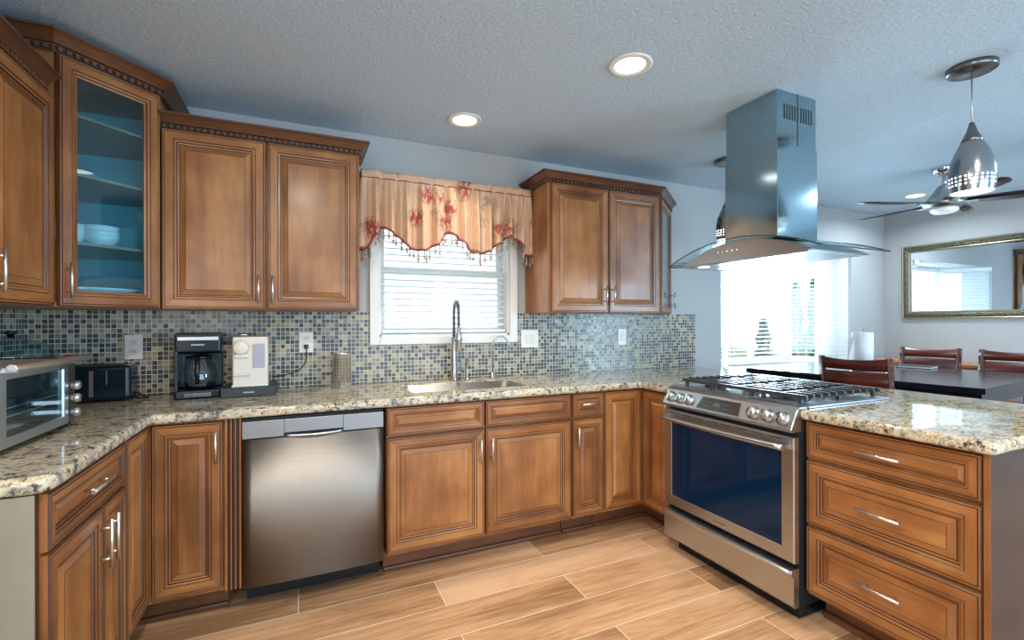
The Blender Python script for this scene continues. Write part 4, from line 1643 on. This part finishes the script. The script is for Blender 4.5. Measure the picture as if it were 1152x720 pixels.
# ------------------------------------------------------------------ outlets and switches
def plate_(x, z, w, h, label, kind):
    t = thing('wall_outlet' if kind == 'o' else 'light_switch', label, 'outlet' if kind == 'o' else 'switch', (x, -0.0085, z))
    B(-w / 2, -0.006, -h / 2, w / 2, 0, h / 2, 'white_plastic').build('cover_plate', t, 0.002)
    if kind == 'o':
        for s_ in (-1, 1):
            mb = MB()
            mb.box(-0.017, -0.0085, s_ * 0.024 - 0.015, 0.017, -0.006, s_ * 0.024 + 0.015, 'cream_plastic')
            for dx in (-0.006, 0.006):
                mb.box(dx - 0.001, -0.0088, s_ * 0.024 - 0.004, dx + 0.001, -0.0084, s_ * 0.024 + 0.007, 'dark')
            mb.build('socket', t)
    else:
        n = 2 if w > 0.1 else 1
        for i in range(n):
            cx_ = (i - (n - 1) / 2) * 0.046
            B(cx_ - 0.016, -0.0095, -0.032, cx_ + 0.016, -0.006, 0.032, 'cream_plastic').build('rocker', t, 0.002)
    return t


plate_(-0.783, 1.160, 0.075, 0.125, 'white double outlet on the mosaic above the black toaster', 'o')
plate_(0.019, 1.168, 0.075, 0.118, 'white outlet with a black plug, right of the capsule coffee machine', 'o')
plate_(1.463, 1.165, 0.135, 0.125, 'wide white double switch plate just right of the sink window', 's')
plate_(2.262, 1.166, 0.075, 0.125, 'single white switch plate under the right wall cabinet', 's')
pl = thing('power_cord', 'black plug and cord from the capsule coffee machine to the outlet', 'cord', (0.019, -0.018, 1.144))
B(-0.012, -0.022, -0.012, 0.012, 0.0, 0.012, 'black').build('plug', pl, 0.003)
cpts = []
P0, P1, P2, P3 = Vector((0, -0.02, -0.01)), Vector((0.01, -0.05, -0.14)), Vector((-0.05, -0.08, -0.14)), Vector((-0.175, -0.06, -0.165))
for i in range(21):
    u = i / 20
    cpts.append((1 - u) ** 3 * P0 + 3 * u * (1 - u) ** 2 * P1 + 3 * u * u * (1 - u) * P2 + u ** 3 * P3)
MB().tube(cpts, 0.0035, 'cord', 8).build('cable', pl)

# ------------------------------------------------------------------ counter appliances
# drip coffee maker
t = thing('coffee_maker', 'black drip coffee maker with glass carafe, left of the capsule machine', 'coffee maker', (-0.474, -0.150, CT), math.radians(4))
hw = 0.096
MB().box(-hw, -0.115, 0, hw, 0.095, 0.045, 'black').build('base', t, 0.010, 3)
MB().box(-hw, 0.01, 0.045, hw, 0.095, 0.222, 'black').build('water_tank', t, 0.008, 3)
MB().box(-hw, -0.100, 0.226, hw, 0.095, 0.322, 'black').build('brew_head', t, 0.010, 3)
MB().box(-hw + 0.012, -0.1035, 0.285, hw - 0.012, -0.098, 0.304, 'steel').build('chrome_band', t, 0.002)
MB().box(-0.025, -0.1018, 0.262, 0.028, -0.1275, 0.268, 'printed').build('maker_mark', t)
MB().box(-hw, -0.110, 0.0, -hw + 0.016, 0.0, 0.24, 'black').build('side_column', t, 0.004)
cf = MB().lathe([(0.0, 0.050), (0.062, 0.050), (0.074, 0.062), (0.079, 0.095), (0.074, 0.140), (0.060, 0.175), (0.052, 0.195)], 'glass', (0.0, -0.040, 0), 32, False)
cf = cf.build('carafe', t)
MB().lathe([(0.056, 0.193), (0.056, 0.206), (0.02, 0.214), (0, 0.215)], 'black', (0, -0.040, 0), 28).build('lid', cf)
MB().tube([(0, -0.095, 0.200), (0, -0.128, 0.190), (0, -0.140, 0.12), (0, -0.120, 0.078)], [0.010, 0.011, 0.011, 0.009], 'black', 10).build('handle', cf)
MB().lathe([(0.0, 0.054), (0.055, 0.054), (0.062, 0.062), (0.064, 0.075), (0, 0.076)], 'black', (0, -0.045, 0), 28).build('warming_plate', t)
MB().box(-0.055, -0.1165, 0.012, 0.055, -0.114, 0.030, 'chrome').build('switch_panel', t, 0.001)

# capsule drawer box
t = thing('capsule_drawer_box', 'flat dark grey drawer box under the white capsule machine', 'box', (-0.248, -0.165, CT))
MB().box(-0.120, -0.125, 0.0, 0.120, 0.13, 0.048, 'grey_paint').build('case', t, 0.002)
dd = MB().box(-0.115, -0.128, 0.005, 0.115, -0.1255, 0.044, 'grey_paint').build('drawer', t, 0.001)
MB().box(-0.022, -0.131, 0.021, 0.026, -0.1282, 0.027, 'printed').build('handle', dd)

# capsule machine
t = thing('capsule_coffee_machine', 'white and cream capsule coffee machine standing on the dark drawer box', 'coffee maker', (-0.246, -0.165, CT + 0.0485), math.radians(2))
MB().box(-0.078, -0.095, 0.0, 0.080, 0.11, 0.252, 'cream_plastic').build('housing', t, 0.008, 3)
MB().box(-0.082, -0.105, 0.0, 0.082, 0.112, 0.010, 'white_plastic').build('foot_plate', t, 0.004)
MB().lathe([(0.0, -0.128), (0.030, -0.128), (0.034, -0.124), (0.034, -0.094), (0, -0.094)], 'cream_plastic', (-0.040, 0, 0.198), 28, axis='y').build('brew_head', t)
MB().box(-0.070, -0.115, 0.148, -0.006, -0.0955, 0.166, 'white_plastic').build('spout', t, 0.006)
MB().box(-0.074, -0.112, 0.058, 0.000, -0.0955, 0.066, 'cream_plastic').build('cup_rest', t, 0.002)
tk = MB().box(0.012, -0.102, 0.095, 0.066, -0.0955, 0.212, 'lavender').build('milk_tank', t, 0.004)
mb = MB()
for k in range(5):
    mb.box(0.016 + k * 0.0105, -0.1035, 0.165, 0.019 + k * 0.0105, -0.1022, 0.218, 'printed')
mb.build('tank_ribs', tk)
MB().tube([(-0.065, -0.03, 0.252), (-0.05, -0.06, 0.262), (-0.02, -0.06, 0.262), (-0.008, -0.03, 0.252)], 0.005, 'chrome').build('lever', t)

# utensil cylinder
t = thing('utensil_holder', 'perforated stainless steel utensil cylinder on the counter left of the window', 'utensil holder', (0.207, -0.085, CT))
MB().lathe([(0.0, 0.002), (0.050, 0.0), (0.052, 0.003), (0.052, 0.190), (0.055, 0.193), (0.052, 0.196), (0.050, 0.193), (0.050, 0.006), (0, 0.006)], 'perforated', n=40, cap=False).build('cylinder', t)

# toaster
t = thing('toaster', 'black two-slice toaster against the mosaic, right of the toaster oven', 'toaster', (-0.885, -0.135, CT), math.radians(4))
MB().box(-0.135, -0.075, 0.012, 0.135, 0.085, 0.172, 'black').build('housing', t, 0.018, 4)
mb = MB()
mb.box(-0.10, -0.045, 0.170, 0.10, -0.02, 0.1735, 'dark').box(-0.10, 0.020, 0.170, 0.10, 0.045, 0.1735, 'dark')
mb.build('slots', t)
MB().box(0.135, -0.02, 0.10, 0.155, 0.01, 0.112, 'black').build('lever', t, 0.003)
MB().box(-0.015, -0.079, 0.03, 0.0, -0.0745, 0.15, 'printed_dark').build('trim_strip', t)
MB().box(0.045, -0.078, 0.085, 0.050, -0.0745, 0.15, 'printed_dark').build('dial_mark', t)
for x in (-0.11, 0.11):
    for y in (-0.05, 0.06):
        MB().cyl((x, y, 0), (x, y, 0.014), 0.010, 'black').build('foot', t)
MB().tube([(0.135, 0.03, 0.03), (0.17, 0.02, 0.012), (0.19, -0.01, 0.006), (0.165, -0.035, 0.006), (0.14, 0.0, 0.01)], 0.004, 'cord').build('cord', t)

# toaster oven : faces +x, local x along the front (world +y), local y to world -x
t = thing('toaster_oven', 'stainless steel toaster oven with glass door at the left end of the counter', 'toaster oven', (-0.768, -1.222, CT), PI / 2 - math.radians(1))
OW, OD, OH = 0.455, 0.34, 0.245
# front at local y=0, body to +y
mb = MB()
mb.box(0, 0.004, 0.018, OW, OD, OH, 'satin_steel')
mb.build('housing', t, 0.006)
fr = MB()
DW_ = 0.385
fr.rings(0.0, 0.022, DW_, OH - 0.004, [(0.0, 0.016, W_), (0.0, 0.0, W_), (0.028, 0.0, W_), (0.030, 0.006, W_)], None, -0.014)
dd = fr.build('door', t, normals=False)
B(0.0285, -0.010, 0.0505, DW_ - 0.0285, -0.006, OH - 0.0325, 'cab_glass').build('door_glass', dd)
hb = MB()
hb.extr([(-0.050, 0.236), (-0.056, 0.244), (-0.052, 0.255), (-0.040, 0.259), (-0.030, 0.252), (-0.032, 0.240)], 'x', -0.012, OW + 0.012, 'handle_steel', True)
hb.box(0.01, -0.045, 0.232, 0.03, -0.010, 0.248, 'steel').box(DW_ - 0.03, -0.045, 0.232, DW_ - 0.01, -0.010, 0.248, 'steel')
hb.build('handle', dd, 0.002)
MB().box(0.0305, -0.004, 0.052, DW_ - 0.031, 0.0035, OH - 0.034, 'dark').build('cavity', t)
mb = MB()
for k in range(14):
    x = 0.04 + k * 0.021
    mb.cyl((x, -0.0052, 0.105), (x, -0.0052, 0.107), 0.001, 'nickel', 5)
mb.cyl((0.035, -0.0055, 0.106), (DW_ - 0.035, -0.0055, 0.106), 0.0022, 'nickel', 6)
mb.cyl((0.035, -0.0055, 0.130), (DW_ - 0.035, -0.0055, 0.130), 0.0016, 'nickel', 6)
mb.build('oven_rack', t)
B(DW_ + 0.006, -0.008, 0.022, OW, 0.004, OH - 0.004, 'steel_v').build('control_strip', t, 0.002)
for z in (0.055, 0.105, 0.150):
    MB().lathe([(0.017, -0.008), (0.016, -0.030), (0.012, -0.034), (0, -0.034)], 'chrome', ((DW_ + OW) / 2 + 0.003, 0, z), 20, axis='y').build('knob', t)
for x in (0.03, OW - 0.03):
    for y in (0.03, OD - 0.04):
        MB().box(x - 0.018, y - 0.018, 0, x + 0.018, y + 0.018, 0.019, 'black').build('foot', t)

# pot with glass lid behind the oven
t = thing('slow_cooker', 'dark round pot with domed glass lid behind the toaster oven', 'pot', (-1.03, -0.52, CT))
MB().lathe([(0.0, 0.0), (0.115, 0.0), (0.125, 0.012), (0.140, 0.20), (0.150, 0.222), (0.146, 0.228), (0.13, 0.222), (0.12, 0.02), (0, 0.015)], 'black', n=36, cap=False).build('pot_body', t)
ld = MB().lathe([(0.142, 0.229), (0.138, 0.248), (0.110, 0.285), (0.06, 0.308), (0.0, 0.314)], 'cab_glass', n=36, cap=False).build('lid', t)
MB().lathe([(0.145, 0.226), (0.148, 0.230), (0.145, 0.236), (0.140, 0.232), (0.145, 0.226)], 'chrome', n=36, cap=False).build('lid_rim', ld)
MB().lathe([(0.010, 0.314), (0.010, 0.326), (0.020, 0.332), (0.018, 0.340), (0, 0.342)], 'black', n=20).build('lid_knob', ld)
MB().tube([(0.10, 0.105, 0.205), (0.12, 0.135, 0.225), (0.145, 0.125, 0.225), (0.135, 0.085, 0.205)], 0.014, 'red_plastic').build('handle', t)

# ------------------------------------------------------------------ range hood
t = thing('range_hood', 'steel island range hood with curved glass canopy hanging over the gas range', 'range hood', (2.275, -1.25, 0))


def arcz(y):
    return 1.705 - 0.100 * (y / 0.45) ** 2


# glass canopy sheet
mb = MB()
NG = 32
xa, xb = -0.275, 0.235
for i in range(NG + 1):
    y = -0.45 + 0.90 * i / NG
    z = arcz(y)
    for (x, dz) in ((xa, 0), (xb, 0), (xb, 0.006), (xa, 0.006)):
        mb.v.append((x, y, z + dz))
for i in range(NG):
    a = i * 4
    for k in range(4):
        l = (k + 1) % 4
        mb.face([a + k, a + l, a + 4 + l, a + 4 + k], 'glass_edge' if k in (1, 3) else 'hood_glass', k in (0, 2))
mb.face([0, 1, 2, 3], 'glass_edge')
e = NG * 4
mb.face([e, e + 1, e + 2, e + 3], 'glass_edge')
mb.build('glass_canopy', t)
# body: lens front
mb = MB()
zb = 1.600
poly = []
ys = [-0.385 + 0.77 * i / 24 for i in range(25)]
for y in ys:
    poly.append((y, zb + 0.003 + 0.098 * max(0.0, 1 - (y / 0.385) ** 2)))
full = [(0.385, zb), (-0.385, zb)] + poly
mb.extr(full, 'x', -0.235, 0.205, 'steel')
mb.build('body', t, 0.0015, 1)
mb = MB()
mb.box(-0.215, -0.355, zb - 0.004, 0.185, -0.004, zb - 0.0005, 'steel').box(-0.215, 0.004, zb - 0.004, 0.185, 0.355, zb - 0.0005, 'steel')
fl_ = mb.build('grease_filter', t)
for y in (-0.28, 0.28):
    MB().lathe([(0.0, zb - 0.008), (0.026, zb - 0.008), (0.032, zb - 0.0045)], 'lamp_cool', (-0.17, y, 0), 20, False).build('hood_lamp', t)
for k in range(5):
    MB().lathe([(0.0, -0.2395), (0.006, -0.2395), (0.007, -0.235)], 'chrome', (0, 0.125 - k * 0.030, 1.652), 14, False, axis='x').build('button', t)
# duct cover
D0, D1, E0, E1 = -0.148, 0.155, -0.160, 0.150
MB().box(D0, E0, 1.70, D1, E1, 2.165, 'duct_steel').build('lower_duct_cover', t, 0.001, 1)
ud = MB().box(D0 + 0.004, E0 + 0.004, 2.165, D1 - 0.004, E1 - 0.004, CEIL - 0.001, 'duct_steel').build('upper_duct_cover', t, 0.001, 1)
mb = MB()
for k in range(11):
    x = -0.095 + k * 0.020 + (0.006 if k > 5 else 0)
    mb.box(x, E0 + 0.0028, 2.290, x + 0.008, E0 + 0.0042, 2.365, 'dark')
mb.box(0.006, E0 + 0.0025, 2.170, 0.010, E0 + 0.0042, CEIL - 0.002, 'dark')
mb.build('vent_slots', ud)


# ------------------------------------------------------------------ pendants
def pendant():
    t = thing('pendant_light', 'bullet-shaped brushed nickel pendant light hanging over the near end of the peninsula', 'pendant light', (2.756, -1.895, 1.862), 0, 'pendant lights over the peninsula')
    MB().lathe([(0.0, CEIL - 1.862), (0.088, CEIL - 1.8622), (0.088, CEIL - 1.862 - 0.022), (0.082, CEIL - 1.862 - 0.026), (0.0, CEIL - 1.862 - 0.027)], 'dark_nickel', n=40).build('ceiling_canopy', t)
    MB().cyl((0, 0, 0.30), (0, 0, CEIL - 1.862 - 0.026), 0.0025, 'nickel', 8).build('cord', t)
    MB().lathe([(0.074, 0.0), (0.079, 0.03), (0.0815, 0.065), (0.079, 0.105), (0.072, 0.145), (0.060, 0.182), (0.046, 0.212), (0.031, 0.245), (0.019, 0.272), (0.011, 0.300)], 'pendant', n=64, cap=False).build('shade', t)
    MB().lathe([(0.0405, 0.226), (0.0325, 0.245), (0.0205, 0.272), (0.012, 0.300), (0.009, 0.314), (0, 0.315)], 'dark_nickel', n=24).build('cap', t)
    MB().lathe([(0.0, 0.006), (0.070, 0.008), (0.0755, 0.02), (0.078, 0.07), (0.074, 0.09), (0, 0.095)], 'lamp_cool', n=40).build('diffuser', t)
    return t


p1 = pendant()
p2 = copy_tree(p1)
p2.location = (2.756, -0.575, 1.862)
p2['label'] = 'second bullet pendant light, mostly hidden behind the range hood duct'

# ------------------------------------------------------------------ recessed lights
RL = [((1.338, -1.279), 'lit round recessed ceiling light nearest the range hood'),
      ((0.842, -0.440), 'lit round recessed ceiling light above the window valance'),
      ((5.10, -0.60), 'small lit round recessed ceiling light far off beside the ceiling fan'),
      ]


def recessed(x, y, label):
    t = thing('recessed_light', label, 'ceiling light', (x, y, CEIL), 0, 'recessed ceiling lights')
    MB().lathe([(0.095, 0.0), (0.097, -0.004), (0.090, -0.007), (0.068, -0.005), (0.066, 0.0)], 'trim_white', n=48, cap=False).build('trim_ring', t)
    MB().lathe([(0.0, -0.004), (0.060, -0.004), (0.067, -0.002)], 'lamp', n=40, cap=False).build('lens', t)
    return t


for (x, y), lb in RL:
    recessed(x, y, lb)
    area_light('recessed_lamp', (x, y, CEIL - 0.012), (0, 0, -1), 0.12, 0.12, 5.5 if y < -1 else (16 if x > 3 else 5), (0.80, 0.92, 1.0) if x > 3 else WARM, 'DISK', 1.7 if x < 3 else 2.8)
for (x, y) in ((0.0, -2.3), (1.3, -3.4), (-0.2, -4.2), (2.0, -2.7), (4.3, -2.5)):  # out-of-view lamps, some added to brighten left cabinets and dining wall
    recessed(x, y, 'lit round recessed ceiling light outside the view, added to light the room')
    area_light('recessed_lamp', (x, y, CEIL - 0.012), (0, 0, -1), 0.12, 0.12, {0.0: 34, 1.3: 16, -0.2: 12, 2.0: 14}.get(x, 22), WARM if x < 3 else (0.72, 0.88, 1.0), 'DISK', 2.2 if x == 1.3 else 3.0)

# ------------------------------------------------------------------ ceiling fan
t = thing('ceiling_fan', 'brushed nickel ceiling fan with dark blades over the dining table', 'ceiling fan', (4.36, -1.12, 2.10))
MB().lathe([(0.0, 0.329), (0.072, 0.329), (0.078, 0.315), (0.060, 0.285), (0.028, 0.268), (0, 0.266)], 'chrome', n=36).build('ceiling_canopy', t)
MB().cyl((0, 0, 0.18), (0, 0, 0.27), 0.014, 'nickel').build('downrod', t)
MB().lathe([(0.020, 0.20), (0.040, 0.185), (0.065, 0.14), (0.105, 0.095), (0.125, 0.070), (0.125, 0.045), (0.10, 0.030), (0.085, 0.02), (0, 0.018)], 'nickel', n=40).build('motor_housing', t)
MB().lathe([(0.080, 0.018), (0.082, 0.006), (0.060, -0.012), (0.0, -0.022)], 'fan_lens', n=32).build('light_lens', t)
for k in range(5):
    a = math.radians(8 + 72 * k)
    mb = MB()
    L0, L1 = 0.115, 0.64
    N = 12
    for i in range(N + 1):
        u = i / N
        r = L0 + (L1 - L0) * u
        w = 0.040 + 0.035 * math.sin(PI * min(1, u * 0.62 + 0.12))
        w *= 1 - max(0, (u - 0.85) / 0.15) ** 2 * 0.75
        sweepc = 0.05 * u * u
        tl = math.radians(-8)
        for s_ in (-1, 1):
            mb.v.append((r, s_ * w + sweepc, 0.060 + s_ * w * math.sin(tl)))
    for i in range(N):
        q = i * 2
        mb.face([q, q + 1, q + 3, q + 2], 'table_wood', True)
    bl = mb.build('blade', t, rot=(0, 0, a), normals=False)
    md = bl.modifiers.new('s', 'SOLIDIFY')
    md.thickness = 0.006
    MB().box(0.09, -0.02, 0.048, 0.18, 0.02, 0.058, 'nickel').build('blade_arm', bl)

# ------------------------------------------------------------------ mirror on the right wall
t = thing('wall_mirror', 'wide wall mirror in an ornate antique gold frame above the dining chairs', 'mirror', (RW - 0.002, -0.18, 1.315), -PI / 2)
MWd, MH = 1.80, 0.745
fr = MB()
G_ = ('gold', 'gold')
E_ = ('gold_edge', 'gold_edge')
N_ = ('table_wood', 'table_wood')
fr.rings(0, 0, MWd, MH, [(0.0, 0.030, G_), (0.0, 0.006, E_), (0.006, 0.0, E_), (0.014, 0.004, G_), (0.028, -0.008, G_), (0.042, -0.006, G_), (0.055, 0.004, E_), (0.062, 0.002, E_), (0.070, 0.010, G_), (0.072, 0.016, G_)], None, -0.032)
fr.face([3, 2, 1, 0], 'table_wood')
fr.build('frame', t, normals=False)
B(0.068, -0.014, 0.068, MWd - 0.068, -0.010, MH - 0.068, 'mirror').build('mirror_glass', t)

# ------------------------------------------------------------------ dining table and chairs
TA = math.radians(6.0)
t = thing('dining_table', 'dark espresso counter-height dining table beyond the peninsula', 'table', (3.46, -1.68, 0), TA)
TW, TL, TH = 1.30, 1.42, 0.905
MB().box(0, 0, TH - 0.035, TW, TL, TH, 'table_wood').build('tabletop', t, 0.003)
mb = MB()
mb.box(0.04, 0.04, TH - 0.115, TW - 0.04, 0.06, TH - 0.035, 'table_wood').box(0.04, TL - 0.06, TH - 0.115, TW - 0.04, TL - 0.04, TH - 0.035, 'table_wood')
mb.box(0.04, 0.06, TH - 0.115, 0.06, TL - 0.06, TH - 0.035, 'table_wood').box(TW - 0.06, 0.06, TH - 0.115, TW - 0.04, TL - 0.06, TH - 0.035, 'table_wood')
mb.build('apron', t)
for x in (0.065, TW - 0.065):
    for y in (0.065, TL - 0.065):
        B(x - 0.045, y - 0.045, 0, x + 0.045, y + 0.045, TH - 0.036, 'table_wood').build('leg', t, 0.003)


def chair():
    """back faces -y side; sitter looks toward +y (local)."""
    t = thing('dining_chair', '', 'chair', (0, 0, 0), 0, 'counter-height dining chairs')
    w, dpt, sh, bh = 0.43, 0.42, 0.61, 1.045
    MB().box(-w / 2, 0, sh - 0.03, w / 2, dpt, sh, 'chair_wood').build('seat_frame', t, 0.003)
    MB().box(-w / 2 + 0.01, 0.015, sh, w / 2 - 0.01, dpt - 0.005, sh + 0.035, 'black').build('seat', t, 0.012, 3)
    for s_ in (-1, 1):
        MB().tube([(s_ * (w / 2 - 0.02), dpt - 0.02, 0), (s_ * (w / 2 - 0.02), dpt - 0.02, sh - 0.03)], [0.018, 0.024], 'chair_wood', 4, False).build('leg', t)
        MB().tube([(s_ * (w / 2 - 0.02), -0.01, 0), (s_ * (w / 2 - 0.02), 0.01, sh), (s_ * (w / 2 - 0.018), -0.055, bh)], [0.018, 0.025, 0.020], 'chair_wood', 4, False).build('leg', t)
    for yy, zz in ((dpt - 0.02, 0.22),):
        MB().box(-w / 2 + 0.02, yy - 0.012, zz, w / 2 - 0.02, yy + 0.012, zz + 0.035, 'chair_wood').build('stretcher', t)

    def curved(z0, z1, y0, y1, name):
        mb = MB()
        N = 14
        for i in range(N + 1):
            u = 2 * i / N - 1
            x = u * w / 2
            bow = -0.030 * (1 - u * u)
            top = z1 - 0.020 * (1 - u * u) if name == 'top_rail' else z1
            mb.v += [(x, y0 + bow - 0.011, z0), (x, y0 + bow + 0.011, z0), (x, y1 + bow + 0.011, top), (x, y1 + bow - 0.011, top)]
        for i in range(N):
            a = i * 4
            for k in range(4):
                l = (k + 1) % 4
                mb.face([a + k, a + l, a + 4 + l, a + 4 + k], 'chair_wood', k in (1, 3))
        mb.face([0, 1, 2, 3], 'chair_wood')
        e = N * 4
        mb.face([e, e + 1, e + 2, e + 3], 'chair_wood')
        mb.build(name, t)
    curved(0.958, bh, -0.036, -0.052, 'top_rail')
    curved(0.80, 0.948, -0.018, -0.0365, 'back_panel')
    curved(0.70, 0.735, -0.002, -0.010, 'lower_rail')
    return t


ch = chair()
ch.location = (3.425, -1.045, 0)
ch.rotation_euler = (0, 0, -PI / 2 + TA)
ch['label'] = 'mahogany dining chair on the near side of the table, directly behind the peninsula'
for (x, y, a, lb) in ((5.12, -0.68, PI / 2 + TA, 'mahogany dining chair on the far side of the table, left one below the mirror'),
                      (5.17, -1.22, PI / 2 + TA, 'far-side mahogany dining chair at the right edge of the photo, under the mirror')):
    c2 = copy_tree(ch)
    c2.location = (x, y, 0)
    c2.rotation_euler = (0, 0, a)
    c2['label'] = lb

# sideboard on the right wall
t = thing('sideboard', 'low orange oak sideboard against the wall under the mirror', 'sideboard', (RW - 0.002, -0.03, 0), -PI / 2)
SBW = 1.0
MB().box(0, -0.36, 0.06, SBW, 0, 0.865, 'oak').build('case', t, 0.003)
MB().box(-0.01, -0.385, 0.866, SBW + 0.01, 0, 0.895, 'oak').build('top', t, 0.004)
MB().box(0.03, -0.33, 0, SBW - 0.03, -0.02, 0.06, 'oak').build('plinth', t)
for k in range(4):
    dd = B(0.01 + k * 0.25, -0.378, 0.09, 0.24 + k * 0.25, -0.3605, 0.85, 'oak').build('door', t, 0.003)
    MB().lathe([(0.0, -0.40), (0.012, -0.398), (0.008, -0.3785)], 'nickel', (0.05 + k * 0.25 + (0.15 if k % 2 == 0 else 0), 0, 0.6), 14, axis='y').build('knob', dd)

# paper towels on the table
t = thing('paper_towel_holder', 'roll of white paper towels on an upright holder on the dining table', 'paper towel', (3.93, -0.80, TH), 0)
MB().lathe([(0.0, 0.0), (0.080, 0.0), (0.080, 0.010), (0.0, 0.012)], 'nickel', n=32).build('base', t)
MB().cyl((0, 0, 0.01), (0, 0, 0.325), 0.005, 'nickel').build('post', t)
rl = MB().lathe([(0.018, 0.014), (0.068, 0.014), (0.068, 0.292), (0.018, 0.292)], 'paper', n=48).build('roll', t)
mb = MB()
N = 10
for i in range(N + 1):
    u = i / N
    for j in range(7):
        v_ = j / 6
        z = 0.014 + 0.278 * v_
        ext = (0.004 + 0.085 * (1 - v_)) * u
        x = -0.064 - ext * 0.75
        y = 0.020 + ext * 0.35 + 0.008 * math.sin(u * 6 + v_ * 2)
        mb.v.append((x, y, z))
for i in range(N):
    for j in range(6):
        a = i * 7 + j
        mb.face([a, a + 7, a + 8, a + 1], 'paper', True)
sh_ = mb.build('loose_sheet', rl, normals=False)
md = sh_.modifiers.new('s', 'SOLIDIFY')
md.thickness = 0.001

# closed laptop-like book on the table
t = thing('black_notebook', 'thin closed black notebook lying on the dining table', 'notebook', (4.90, -0.93, 0), TA + 0.1)
t.location = (4.56, -0.86, TH)
MB().box(-0.10, -0.11, 0, 0.10, 0.11, 0.004, 'dark').box(-0.10, -0.11, 0.014, 0.10, 0.11, 0.018, 'dark').box(-0.10, 0.106, 0.0, 0.10, 0.11, 0.018, 'dark').build('cover', t, 0.001)
MB().box(-0.096, -0.106, 0.0042, 0.096, 0.1055, 0.0138, 'paper').build('pages', t)
